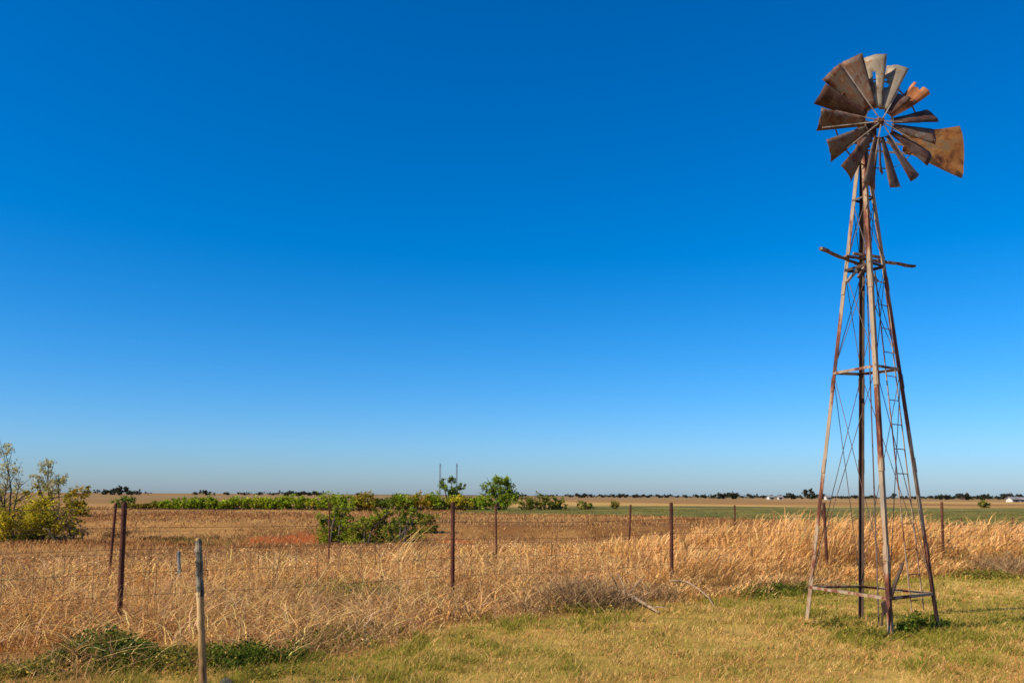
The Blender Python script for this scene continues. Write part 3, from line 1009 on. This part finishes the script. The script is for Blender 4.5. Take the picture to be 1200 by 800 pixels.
AX = R(11)
nrm = Vector((math.sin(AX), -math.cos(AX), 0)); exw = Vector((math.cos(AX), math.sin(AX), 0)); ezw = Vector((0, 0, 1))
HUB = PY(1029.5, 144, TOP.y - .36)
mastc = Vector((TOP.x, TOP.y, HUB.z))
m = MB()
back = HUB - nrm * .42
m.box(HUB - nrm * .30 + Vector((0, 0, -.01)), nrm * .15, exw * .075, ezw * .085)
m.tube([HUB - nrm * .30 + ezw * .07, HUB - nrm * .30 + ezw * .13, HUB - nrm * .30 + ezw * .16], [.085, .07, .02], 12)
m.box(HUB - nrm * .26 - ezw * .12 - exw * .03, nrm * .07, exw * .06, ezw * .05)
m.tube([HUB - nrm * .18, HUB + nrm * .03], .028, 10)
m.tube([HUB - nrm * .46, HUB - nrm * .30], .022, 10)
m.box((mastc + HUB - nrm * .36) / 2 - ezw * .06, nrm * .08, (mastc - HUB + nrm * .36).cross(ezw) * 0 + exw * (.04 + abs((mastc - HUB).dot(exw)) * .5), ezw * .035)
m.build('gear_case', M['gear'], mill, W0)

# wheel: hub with spokes and rims, each blade a piece of its own
RW = .885
hub = MB(); hub.tube([HUB - nrm * .05, HUB - nrm * .03, HUB + nrm * .03, HUB + nrm * .055], [.05, .062, .06, .035], 14)
hub.tube([HUB + nrm * .05, HUB + nrm * .10], .02, 8)
wheel = hub.build('wheel', M['gear'], mill, W0)


def wpt(phi, r, off=0.0):
    a = R(phi)
    return HUB + (exw * math.cos(a) + ezw * math.sin(a)) * r + nrm * off


for phi in (128, 171, 193, 57, 5, -22, -50, -98, -140):  # spokes; their pale colour also stands in for sunlit blade edges
    m = MB(); tg = -exw * math.sin(R(phi)) + ezw * math.cos(R(phi))
    m.bar(wpt(phi, .045, .055), wpt(phi + rng.normal(0, 1.2), RW * (.93 if phi in (128, 193) else .66), .045 if phi in (128, 193) else .0), .013, .006, tuple(nrm))
    m.build('spoke_lit_edge', M['pale'], wheel, W0)
for (r, off, a0, a1) in ((.225 * RW, .015, -170, 190), (.66 * RW, -.035, 20, 330)):
    m = MB(); n = 48; vs = []; fs = []
    for i in range(n + 1):
        ph = a0 + (a1 - a0) * i / n
        wob = .006 * math.sin(ph * .11)
        for (dr, do) in ((-.003, -.011), (.003, -.011), (.003, .011), (-.003, .011)):
            vs.append(wpt(ph, r + dr + wob, off + do))
    for i in range(n):
        for k in range(4):
            k2 = (k + 1) % 4
            fs.append((i * 4 + k, (i + 1) * 4 + k, (i + 1) * 4 + k2, i * 4 + k2))
    m.add(vs, fs); m.build('rim', M['blade'], wheel, W0)

BL = [  # angle, length, outer width, twist, material, damage
    (182, .93, .28, 33, 'blade', 0), (159, .97, .265, 36, 'blade_dark', 0), (136, 1.0, .265, 35, 'blade', 0),
    (113, 1.0, .275, 33, 'blade', 0), (91, .99, .285, 30, 'blade_pale', 1), (68, .93, .27, 34, 'blade_pale', 2),
    (46, .60, .22, 42, 'blade_dark', 0), (37, .86, .25, 20, 'blade_rust', 3), (12, .90, .27, 32, 'blade_dark', 0), (-8, .89, .29, 24, 'blade', 0),
    (-30, .92, .30, 22, 'blade_dark', 0), (-54, .95, .29, 27, 'blade', 0), (-76, .96, .29, 28, 'blade', 0),
    (-89, .74, .13, 44, 'blade', 0), (-101, .98, .29, 28, 'blade', 0), (-124, .95, .29, 27, 'blade', 0), (-149, .93, .29, 27, 'blade', 0)]
for (phi, ln, wo, tau, mt, dmg) in BL:
    a = R(phi); rd = exw * math.cos(a) + ezw * math.sin(a); tg = -exw * math.sin(a) + ezw * math.cos(a)
    tr = R(tau)
    n_ = nrm * math.cos(tr) + tg * math.sin(tr); wd = tg * math.cos(tr) - nrm * math.sin(tr)
    r0, r1 = .215 * RW, ln * RW
    nu, nv = 10, 6; vs = []; fs = []
    sd = int(rng.integers(1000))
    for i in range(nu + 1):
        f = i / nu; r = r0 + (r1 - r0) * f
        wi = (.10 + (wo - .10) * f)
        for j in range(nv + 1):
            s = j / nv - .5
            cam_ = .10 * wi * (1 - 4 * s * s)
            dent = (vnoise(np.array([f * 3 + sd]), np.array([s * 3 + 9.]), sd)[0] - .5) * .03 * f
            rr = r
            off = cam_ + dent
            if dmg == 3 and f > .55:
                off += (f - .55) * .22 + .1 * s * (f - .55)
                if s > .2: rr -= .05 * (f - .55) * 2
            if dmg == 2 and f > .6 and s > .15: off += .05 * (f - .6)
            rr += (rng.random() - .5) * .012 if i == nu else 0
            vs.append(HUB + rd * rr + wd * (s * wi) + n_ * off - nrm * .005)
    for i in range(nu):
        for j in range(nv):
            if dmg == 1 and (i, j) in ((5, 3), (6, 3)): continue
            if dmg == 2 and (i, j) in ((5, 5), (5, 4), (6, 5)): continue
            if dmg == 3 and (i, j) in ((9, 3), (9, 4)): continue
            q = i * (nv + 1) + j
            fs.append((q, q + nv + 1, q + nv + 2, q + 1))
    m = MB(); m.add(vs, fs)
    o = m.build('blade', M[mt], wheel, W0, smooth=True)
    at = o.data.attributes.new('sheet', 'FLOAT_VECTOR', 'POINT')
    at.data.foreach_set('vector', np.array([(i / nu * 1.3 + sd, (j / nv - .5) * (.35 + .65 * i / nu) * 5, i / nu) for i in range(nu + 1) for j in range(nv + 1)], np.float32).ravel())
    sm = o.modifiers.new('sheet', 'SOLIDIFY'); sm.thickness = .004; sm.offset = 0
    if dmg == 3: o['label'] = 'bent orange rust blade'

# tail vane, folded beside the wheel
vd = (Vector((math.cos(R(14)), math.sin(R(14)), 0)) + Vector((0, 0, -.01))).normalized()
vn = vd.cross(ezw).normalized(); vu = vn.cross(vd).normalized()
if vu.z < 0: vu = -vu
piv = Vector((TOP.x + .03, TOP.y + .05, HUB.z - .04))
m = MB()
m.bar(piv, piv + vd * 1.5, .03, .02, tuple(vu))
m.bar(piv - ezw * .14, piv + vd * 1.2 - vu * .10, .022, .016, tuple(vu))
vane = m.build('tail_vane', M['pale'], mill, W0)
nu, nv = 10, 8; vs = []; fs = []
for i in range(nu + 1):
    f = i / nu
    for j in range(nv + 1):
        s = j / nv
        lo = -.10 - .28 * f; hi = .14 + .21 * f
        d = .58 + .90 * f + (.02 if 0 < j < nv else 0) * f
        if i == nu: d += .05 * math.sin(math.pi * s)
        z = lo + (hi - lo) * s
        dent = (vnoise(np.array([f * 4.]), np.array([s * 4.]), 77)[0] - .5) * .03
        vs.append(piv + vd * d + vu * z + vn * (.024 + dent))
for i in range(nu):
    for j in range(nv):
        q = i * (nv + 1) + j
        fs.append((q, q + nv + 1, q + nv + 2, q + 1))
m = MB(); m.add(vs, fs)
o = m.build('sheet', M['vane'], vane, W0)
at = o.data.attributes.new('sheet', 'FLOAT_VECTOR', 'POINT')
at.data.foreach_set('vector', np.array([(i / nu * 1.3, j / nv * 5, i / nu) for i in range(nu + 1) for j in range(nv + 1)], np.float32).ravel())
sm = o.modifiers.new('sheet', 'SOLIDIFY'); sm.thickness = .004; sm.offset = 0
for f in (.68, 1.33):
    m = MB(); m.bar(piv + vd * f - vu * .10, piv + vd * f + vu * .12, .02, .012, tuple(vd))
    m.build('strap', M['pale'], vane, W0)

# what is left of the platform: two weathered timbers and small props
zp = PY(1017, 305, CB.y).z
def timber(p0, p1, w, h):
    m_ = MB(); n = 7; prev = None
    p0 = Vector(p0); p1 = Vector(p1)
    for i in range(n):
        a = p0.lerp(p1, i / n); b2 = p0.lerp(p1, (i + 1) / n - .002)
        m_.bar(a + jit(.009), b2 + jit(.009), w * (.7 + .5 * rng.random()), h * (.6 + .6 * rng.random()))
    return m_.build('platform_timber', M['timber'], mill, W0)
timber(PZ(961, 291, zp), PZ(1016, 314, zp), .045, .034)
timber(PZ(992, 300, zp + .055), PZ(1072, 312.5, zp + .055), .052, .036)
for (u0, v0, u1, v1, w) in ((992, 331, 1008, 312, .035), (1006, 325, 1014, 311, .03), (1029, 330, 1016, 312, .03), (1000, 297, 1036, 302, .035)):
    m = MB(); m.bar(PY(u0, v0, CB.y - .05), PY(u1, v1, CB.y + .02), w, .03)
    m.build('platform_prop', M['timber'], mill, W0)


# ------------------------------------------------------------------ trees and shrubs
def leaf_mesh(lobes, n, size, palette, sub=14, flat=.6, jit_=.14):
    """leaf quads in sub-clumps through the lobes; lobes = (cx, cy, cz, rx, ry, rz)"""
    L = np.array(lobes, float); vol = (L[:, 3] * L[:, 4] * L[:, 5]) ** .8; vol /= vol.sum()
    ns = max(sub * len(lobes), 4)
    li = rng.choice(len(lobes), ns, p=vol)
    d = rng.normal(size=(ns, 3)); d /= np.linalg.norm(d, axis=1)[:, None]
    rad = (.35 + .65 * rng.random(ns) ** .6)
    sc = L[li, :3] + d * rad[:, None] * L[li, 3:6]
    sr = np.minimum(L[li, 3], L[li, 5]) * (.16 + .22 * rng.random(ns))
    tone = np.exp(rng.normal(0, .20, ns))
    ci = rng.integers(0, ns, n)
    P = sc[ci] + rng.normal(size=(n, 3)) * sr[ci][:, None] * .8
    a = rng.normal(size=(n, 3)); a[:, 2] *= flat; a /= np.linalg.norm(a, axis=1)[:, None]
    b_ = rng.normal(size=(n, 3)); b_ -= a * (a * b_).sum(1)[:, None]; b_ /= np.linalg.norm(b_, axis=1)[:, None]
    s = size * (.6 + .8 * rng.random(n))[:, None]
    V = np.stack([P - a * s, P + b_ * s * .45, P + a * s, P - b_ * s * .45], 1).reshape(-1, 3)
    Q = np.arange(n * 4).reshape(n, 4)
    c = pick(palette, n, jit_) * tone[ci][:, None]
    return V, Q, np.repeat(c, 4, axis=0)


def make_plant(name, base, label, cat, lobes, n, size, palette, stems, group=None, sub=14, stem_mat='bark', crown_name='crown', stem_name='trunk'):
    """base: ground point; lobes in metres about it; stems = list of (points, radii) in metres about it"""
    root = empty(name, base, label, cat, group)
    V, Q, C = leaf_mesh(lobes, n, size, palette, sub)
    np_mesh(crown_name, V, Q, C, M['leaf'], root)
    m_ = MB()
    for pts, rads in stems:
        m_.tube(pts, rads, 6)
    m_.build(stem_name, M[stem_mat], root)
    return root


def stems_for(lobes, r, n_main=1, spread=.1, twig=2):
    out = []
    cz = [l[2] for l in lobes]
    for k in range(n_main):
        ox = rng.normal(0, spread); oy = rng.normal(0, spread)
        for l in lobes[k::n_main]:
            tip = Vector((l[0], l[1], l[2] + l[5] * .3)); b0 = Vector((ox, oy, -.1))
            mid = b0.lerp(tip, .5) + Vector((-(l[0] - ox) * .25, -(l[1] - oy) * .25, l[2] * .08)) + Vector((rng.normal(0, .03), 0, 0)) * max(cz)
            out.append(([b0, mid, tip], [r, r * .65, r * .2]))
            for t_ in range(twig):
                e = Vector((l[0] + rng.normal(0, .6) * l[3], l[1] + rng.normal(0, .6) * l[4], l[2] + rng.normal(.2, .5) * l[5]))
                q = mid.lerp(tip, .3 + .5 * rng.random())
                out.append(([q, q.lerp(e, .5) + Vector((0, 0, .04 * l[5])), e], [r * .4, r * .25, r * .1]))
    return out


def base_at(u, v, z=0):
    p = PZ(u, v, 0); p.z = gh(p.x, p.y)
    return p


YG = [((.46, .41, .04), 3), ((.37, .36, .035), 3), ((.5, .4, .05), 1), ((.18, .18, .035), 1)]
OL = [((.21, .19, .04), 3), ((.28, .23, .05), 2), ((.13, .12, .035), 2)]
OR = [((.38, .24, .03), 3), ((.30, .25, .035), 3), ((.20, .22, .03), 3)]
GR = [((.18, .28, .022), 3), ((.25, .34, .028), 3), ((.33, .38, .04), 2), ((.11, .17, .02), 2)]
DG = [((.09, .15, .028), 3), ((.14, .205, .035), 2), ((.20, .25, .045), 1)]
PG = [((.36, .37, .2), 3), ((.46, .45, .28), 2), ((.25, .26, .11), 2)]

# left edge group, about 30 m away.  s = metres per photo pixel there
def plant_px(name, u, vbase, dist_v, label, cat, blobs, n, size, pal, r, n_main=1, group=None, sub=14, depth=.8, twig=2, spread=.1):
    """blobs: (u, v, ru, rv) in photo pixels, turned into metres at the plant's own distance"""
    b0 = base_at(u, dist_v)
    s = b0.y / F
    lobes = []
    for (bu, bv, ru, rv) in blobs:
        q = PY(bu, bv, b0.y)
        lobes.append((q.x - b0.x, rng.normal(0, .15) * ru * s, q.z - b0.z, ru * s, max(ru, rv) * s * depth, rv * s))
    if cat == 'shrub':
        x0 = min(l[0] - l[3] for l in lobes); x1 = max(l[0] + l[3] for l in lobes); zm = max(min(l[2] for l in lobes), .15)
        for f in (.28, .5, .72):
            lobes.append((x0 + (x1 - x0) * f, 0, zm * .42, (x1 - x0) * .24, (x1 - x0) * .2, zm * .5))
    return make_plant(name, b0, label, cat, lobes, n, size, pal, stems_for(lobes, r, n_main, spread, twig), group, sub)


plant_px('sapling', 8, 632, 634, 'tall sparse sapling with pale tips cut by the left edge', 'tree',
         [(5, 530, 9, 12), (12, 552, 14, 11), (-14, 545, 12, 14), (24, 562, 10, 8), (-2, 573, 14, 10)], 2000, .036, PG, .035, 1, sub=16, twig=4)
plant_px('sapling', 60, 632, 632, 'slim sapling with a rounded pale green top, second tree from the left edge', 'tree',
         [(56, 548, 8, 11), (42, 560, 7, 8), (70, 562, 9, 8), (58, 570, 12, 8)], 1800, .036, PG, .035, 1, sub=16, twig=4)
plant_px('shrub', 20, 630, 628, 'flat topped olive shrub behind the saplings at the left edge', 'shrub',
         [(12, 580, 18, 9), (40, 577, 20, 8), (64, 581, 14, 8), (-16, 584, 16, 11)], 4600, .06, OL + YG, .05, 3, sub=16, spread=.5)
plant_px('shrub', 50, 632, 634, 'rounded yellow green shrub between the saplings', 'shrub',
         [(48, 598, 18, 16), (38, 612, 14, 12), (62, 610, 13, 12), (54, 588, 10, 8)], 6500, .04, YG, .03, 4, sub=18, spread=.25)
plant_px('shrub', 8, 633, 635, 'yellow green shrub touching the left edge low down', 'shrub',
         [(4, 612, 13, 16), (-14, 606, 14, 18), (14, 622, 9, 8)], 4200, .04, YG, .03, 3, sub=18, spread=.2)
plant_px('bare_thicket', 76, 632, 634, 'thin grey brown thicket of bare stems right of the yellow green shrub', 'shrub',
         [(70, 608, 12, 16), (84, 612, 11, 13), (26, 610, 10, 14), (96, 622, 8, 7)], 900, .05, [((.16, .12, .08), 3), ((.24, .2, .09), 1), ((.1, .075, .05), 2)], .028, 4, sub=14, twig=9, spread=.35)
plant_px('shrub', 84, 630, 628, 'small yellow shrub at the right foot of the sapling group', 'shrub',
         [(84, 600, 8, 8), (92, 606, 6, 6), (78, 614, 8, 8)], 800, .07, YG, .02, 2, sub=14)
plant_px('shrub', 92, 602, 606, 'golden orange shrub behind the right side of the sapling group', 'shrub',
         [(92, 578, 11, 9), (84, 585, 9, 9), (100, 574, 7, 6)], 1300, .10, OR, .04, 2, sub=16)

# green shrubs in the hollow in the middle distance
MG = [((.16, .23, .022), 3), ((.24, .29, .03), 3), ((.10, .14, .02), 2), ((.30, .30, .05), 1)]
plant_px('shrub', 398, 628, 629, 'dark green shrub, left one in the middle of the field', 'shrub',
         [(390, 609, 16, 9), (402, 600, 14, 8), (378, 609, 9, 7), (412, 613, 13, 8), (396, 594, 8, 5)], 5200, .055, MG, .05, 4, sub=20, spread=.4, twig=4)
plant_px('shrub', 438, 629, 630, 'wide olive green shrub, central one in the middle of the field', 'shrub',
         [(428, 614, 14, 9), (442, 604, 12, 9), (420, 622, 15, 6), (452, 618, 14, 8), (456, 601, 9, 7)], 5200, .055, MG + [((.27, .24, .06), 2)], .05, 4, sub=20, spread=.5, twig=4)
plant_px('shrub', 476, 622, 624, 'deep green shrub, right one in the middle of the field', 'shrub',
         [(468, 606, 11, 7), (483, 602, 11, 7), (462, 614, 9, 6), (478, 611, 12, 6), (490, 609, 8, 6)], 3000, .055, DG + MG, .05, 3, sub=16, spread=.3, twig=4)
plant_px('shrub', 500, 616, 617, 'small olive bush just left of the second pipe post', 'shrub',
         [(498, 608, 10, 6), (508, 607, 7, 5)], 1100, .06, MG + OL, .02, 2, sub=14)
plant_px('shrub', 146, 592, 596, 'small dark bush directly behind the top of the first pipe post', 'shrub',
         [(138, 588, 7, 4), (150, 587, 8, 5), (145, 584, 6, 3), (145, 592, 9, 4)], 900, .13, DG, .05, 2, sub=14)

# hedgerow across the field, about 95 m away
hd = [(162, 591, 14, 3, OL, 0), (178, 590, 12, 4, OL, 0), (192, 588, 14, 5, GR, 0), (212, 586, 17, 7, GR, 0), (236, 585, 15, 8, GR, 0), (258, 587, 15, 6, GR, 0), (280, 586, 17, 7, GR, 0), (303, 585, 16, 7, GR + YG[:1], 1),
      (322, 586, 17, 8, GR, 0), (344, 584, 16, 8, GR, 0), (366, 586, 17, 7, GR + YG[:1], 2), (388, 583, 16, 10, GR, 0), (408, 585, 17, 9, GR, 0), (428, 583, 15, 10, OR, 3),
      (452, 585, 16, 8, DG, 4), (473, 583, 15, 10, GR, 0), (494, 582, 16, 10, OR, 5), (514, 584, 14, 10, GR, 0), (538, 585, 15, 9, YG, 6), (560, 584, 15, 9, GR, 0)]
hl = {1: 'shrub with yellowish leaves mixed in, left half of the far hedgerow', 2: 'shrub with yellowish leaves in the far hedgerow, just left of the middle field shrubs',
      3: 'orange tinged shrub in the far hedgerow above the middle field shrubs', 4: 'near black green shrub in the far hedgerow above the middle field shrubs',
      5: 'golden orange shrub in the far hedgerow left of the two masts', 6: 'yellow green shrub between the two hedgerow trees'}
for (u, v, ru, rv, pal, q) in hd:
    lab = hl.get(q, 'green shrub in the low hedgerow across the far field' if u > 185 else 'low olive shrub at the left end of the far hedgerow')
    plant_px('hedge_shrub', u, 597, 597 + .004 * (u - 300), lab, 'shrub',
             [(u + rng.normal(0, 2), v + 2, ru * .75, rv * rng.uniform(.6, .95)), (u - ru * .5, v + rv * .4, ru * .6, rv * .7), (u + ru * .5, v + rv * .35, ru * .6, rv * .7), (u, v + rv * .8, ru * 1.15, rv * .5)],
             2300, .12, pal, .06, 2, 'shrubs of the far hedgerow', 14, twig=1, spread=.4)
plant_px('hedge_tree', 527, 596, 597, 'small open crowned tree rising from the hedgerow beneath the two masts', 'tree',
         [(519, 567, 7, 5), (530, 563, 8, 5), (540, 569, 6, 4), (526, 574, 12, 5), (533, 582, 10, 6)], 1900, .13, DG, .11, 1, None, 12)
plant_px('hedge_tree', 585, 597, 598, 'tall round green tree at the right end of the hedgerow', 'tree',
         [(574, 570, 9, 8), (588, 564, 11, 7), (598, 570, 8, 7), (585, 577, 16, 8), (594, 586, 13, 9), (571, 585, 11, 8), (584, 590, 16, 6), (601, 578, 8, 7)], 4400, .125, DG + GR, .14, 1, None, 20)
plant_px('shrub', 622, 596, 597, 'dull olive shrub right of the tall round hedgerow tree', 'shrub', [(616, 587, 10, 6), (628, 585, 10, 8), (622, 591, 15, 5)], 1100, .16, OL + DG, .06, 2)
plant_px('shrub', 652, 597, 597, 'dark flat shrub at the right end of the hedgerow', 'shrub', [(644, 587, 10, 7), (658, 589, 9, 6), (650, 592, 15, 4)], 1100, .16, DG + OL, .06, 2)
plant_px('shrub', 686, 597, 597, 'small dark bush standing alone in front of the tan field', 'shrub', [(682, 591, 6, 4), (690, 592, 6, 3)], 500, .15, DG + OL, .05, 2)
plant_px('shrub', 721, 596, 597, 'tiny bush at the edge of the green strip, farthest right', 'shrub', [(721, 591, 5, 4)], 300, .15, OL, .05, 1)
plant_px('shrub', 1154, 594, 594.5, 'small dark bush on the tan field near the right edge', 'shrub', [(1152, 590, 5, 3.5), (1157, 591, 4, 3)], 400, .2, DG + OL, .06, 1)

# tree line along the horizon
HZ = [((.030, .038, .03), 3), ((.05, .055, .038), 2), ((.045, .04, .035), 1)]
protos = []
def horizon_base(u, y):
    d = ray(u, HOR + 1)
    x = d.x / d.y * y
    return Vector((x, y, gh(x, y)))
for (wd_, ht) in ((9, 3.2), (5.5, 5.0), (13, 2.6), (6, 3.4)):
    lob = []
    for i in range(5):
        lob.append((rng.uniform(-.5, .5) * wd_, rng.uniform(-.3, .3) * wd_, ht * rng.uniform(.22, .66), wd_ * .24, wd_ * .22, ht * .32))
    protos.append((lob, wd_, ht))
made = {}
def horizon_tree(u, y, kind, sc=1.0, label='dark tree in the tree line along the right horizon', group='trees along the horizon'):
    b0 = horizon_base(u, y)
    if kind not in made:
        lob, wd_, ht = protos[kind]
        o = make_plant('horizon_tree', b0, label, 'tree', lob, 420, .5, HZ, stems_for(lob, .16, 1, .1, 1), group, 9)
        made[kind] = o
    else:
        o = copy_thing(made[kind], b0, rng.random() * 6.28)
        o['label'] = label; o['group'] = group
    o.scale = (sc, sc, sc * rng.uniform(.9, 1.1))
    return o
u = 668
while u < 1215:
    y = rng.uniform(640, 900)
    horizon_tree(u, y, int(rng.choice([0, 1, 2, 3], p=[.35, .1, .4, .15])), rng.uniform(.85, 1.25))
    u += rng.uniform(5, 13)
for u in (848, 858, 930, 949, 962, 1104, 1108, 1128, 1150, 1180, 1196):
    horizon_tree(u, rng.uniform(520, 620), int(rng.choice([0, 1, 3])), rng.uniform(1.0, 1.5))
LB = 'dark tree in the sparse tree line along the left horizon'
for (u, k, s_, y) in ((122, 2, 1.3, 560), (132, 0, 1.4, 560), (142, 1, 1.25, 520), (150, 0, 1.2, 560), (160, 2, 1.0, 560), (228, 0, .8, 620), (242, 0, 1.2, 600), (266, 3, .8, 620),
                   (288, 2, .9, 620), (303, 0, .9, 640), (318, 2, .9, 640), (338, 0, 1.1, 600), (346, 2, 1.3, 600), (353, 0, 1.2, 600), (365, 2, 1.2, 610), (371, 0, 1.1, 610),
                   (421, 3, .9, 620), (468, 2, .9, 700), (610, 2, 1.0, 700), (640, 2, 1.0, 720)):
    if u == 142:
        horizon_tree(u, y, k, s_, 'tallest dark tree in the clump on the left horizon beyond the first pipe post')
    else:
        horizon_tree(u, y, k, s_, LB)

# ------------------------------------------------------------------ two masts behind the hedgerow
def mast(u, label):
    y = 640.0; d = ray(u, 575); x = d.x / d.y * y
    b0 = Vector((x, y, gh(x, y))); h = PY(u, 542, y).z - b0.z
    root = empty('radio_mast', b0, label, 'mast', 'twin masts on the horizon')
    m_ = MB(); w = .55
    cs = [Vector((w * math.cos(a), w * math.sin(a), 0)) for a in (0.3, 2.4, 4.5)]
    for c in cs:
        m_.tube([c, c + Vector((0, 0, h * .93))], .12, 5)
    n = 16
    for i in range(n):
        z0, z1 = h * .93 * i / n, h * .93 * (i + 1) / n
        for k in range(3):
            m_.tube([cs[k] + Vector((0, 0, z0)), cs[(k + 1) % 3] + Vector((0, 0, z1))], .07, 4)
    m_.build('lattice', M['mast'], root)
    m_ = MB(); m_.tube([Vector((0, 0, h * .9)), Vector((0, 0, h))], [.22, .16], 6)
    for z in (.93, .96): m_.box(Vector((0, 0, h * z)), Vector((.75, 0, 0)), Vector((0, .1, 0)), Vector((0, 0, .12)))
    m_.build('antenna', M['mast'], root)
mast(515.5, 'left of two thin grey masts on the horizon above the hedgerow')
mast(535, 'right of two thin grey masts on the horizon above the hedgerow')

# ------------------------------------------------------------------ far white farm buildings
def farmhouse(u, y, w, d, h, label, rz=0.0):
    b0 = horizon_base(u, y)
    root = empty('farm_building', b0, label, 'building', 'far farm buildings')
    root.rotation_euler = (0, 0, rz)
    m_ = MB(); X = Vector((1, 0, 0)); Y = Vector((0, 1, 0)); Z = Vector((0, 0, 1))
    rh = d * .28
    m_.add([(-w / 2, -d / 2, -.3), (w / 2, -d / 2, -.3), (w / 2, d / 2, -.3), (-w / 2, d / 2, -.3), (-w / 2, -d / 2, h), (w / 2, -d / 2, h), (w / 2, d / 2, h), (-w / 2, d / 2, h),
            (-w / 2, 0, h + rh), (w / 2, 0, h + rh)],
           [(0, 1, 5, 4), (1, 2, 6, 9, 5), (2, 3, 7, 6), (3, 0, 4, 8, 7), (3, 2, 1, 0), (4, 5, 9, 8), (6, 7, 8, 9)])
    m_.build('wall', M['whitewall'], root)
    m_ = MB()
    sl = math.hypot(d / 2, rh)
    for s in (-1, 1):
        n = Vector((0, s * rh, d / 2)).normalized(); al = Vector((0, s * d / 2, -rh)).normalized()
        m_.box(Vector((0, s * d / 4, h + rh / 2)) + n * .09, X * (w / 2 + .35), al * (sl / 2 + .25), n * .07)
    m_.build('roof', M['roof'], root)
    for x in (-w * .28, w * .25):
        m_ = MB(); m_.box(Vector((x, -d / 2 - .02, h * .58)), X * .35, Y * .04, Z * h * .2); m_.build('window', M['glass'], root)
    m_ = MB(); m_.box(Vector((0, -d / 2 - .02, h * .4)), X * .42, Y * .04, Z * h * .4); m_.build('door', M['glass'], root)
farmhouse(903, 470, 3.0, 3, 1.2, 'tiny white shed on the horizon left of a dark tree', .2)
farmhouse(914, 470, 2.2, 3, 1.2, 'smallest white shed on the horizon right of a dark tree', 0)
farmhouse(843, 560, 3.0, 3, 1.3, 'low white building on the horizon, farthest left of the white ones', -.2)
farmhouse(970, 480, 3.0, 3, 1.3, 'white shed on the horizon between the windmill legs', .1)
farmhouse(1187, 320, 3.6, 3, 1.0, 'white farm building on the plain at the right edge', .25)
farmhouse(1196, 330, 2.4, 2.6, .9, 'small white outbuilding at the right edge beside the larger one', -.1)

# ------------------------------------------------------------------ light and sky
EL, BEH = R(40), R(28)               # sun to the left, a little behind the camera
to_sun = Vector((-math.cos(BEH) * math.cos(EL), -math.sin(BEH) * math.cos(EL), math.sin(EL)))
sd = bpy.data.lights.new('sun', 'SUN'); sd.energy = 5.0; sd.angle = R(.53); sd.color = (1, .91, .76)
so = bpy.data.objects.new('sun', sd); COL.objects.link(so)
so.rotation_euler = to_sun.to_track_quat('Z', 'Y').to_euler()
so.location = (-20, -10, 30)
w = bpy.data.worlds.new('World'); scene.world = w; w.use_nodes = True
nt = w.node_tree
for n in list(nt.nodes): nt.nodes.remove(n)
sky = nt.nodes.new('ShaderNodeTexSky'); sky.sky_type = 'NISHITA'; sky.sun_disc = False
sky.sun_elevation = EL
sky.sun_rotation = math.atan2(to_sun.x, to_sun.y)
sky.altitude = 300; sky.air_density = 1.0; sky.dust_density = .6; sky.ozone_density = 3.0
hs = nt.nodes.new('ShaderNodeHueSaturation'); hs.inputs['Saturation'].default_value = 1.35
bg = nt.nodes.new('ShaderNodeBackground'); bg.inputs['Strength'].default_value = .071
ow = nt.nodes.new('ShaderNodeOutputWorld')
# polariser-deep blue: channel mix of the sky's own light
sep = nt.nodes.new('ShaderNodeSeparateColor'); com = nt.nodes.new('ShaderNodeCombineColor')
def mth(op, a, b_):
    n_ = nt.nodes.new('ShaderNodeMath'); n_.operation = op
    for i_, v_ in enumerate((a, b_)):
        if isinstance(v_, (int, float)): n_.inputs[i_].default_value = v_
        else: nt.links.new(v_, n_.inputs[i_])
    return n_.outputs[0]
nt.links.new(hs.outputs[0], sep.inputs[0])
rd_, gn_, bl_ = sep.outputs
nt.links.new(mth('MAXIMUM', mth('SUBTRACT', mth('MULTIPLY', rd_, .76), mth('MULTIPLY', bl_, .098)), 0.0), com.inputs[0])
nt.links.new(mth('SUBTRACT', mth('MULTIPLY', gn_, 1.16), mth('MULTIPLY', rd_, .25)), com.inputs[1])
nt.links.new(mth('SUBTRACT', mth('MULTIPLY', bl_, 1.52), mth('MULTIPLY', rd_, .04)), com.inputs[2])
nt.links.new(sky.outputs[0], hs.inputs['Color']); nt.links.new(com.outputs[0], bg.inputs['Color']); nt.links.new(bg.outputs[0], ow.inputs['Surface'])

vs_ = scene.view_settings
vs_.view_transform = 'Standard'; vs_.look = 'None'; vs_.gamma = 1; vs_.exposure = .5; vs_.use_curve_mapping = False
scene.render.engine = 'CYCLES'
scene.cycles.max_bounces = 6
scene.cycles.filter_width = 1.6
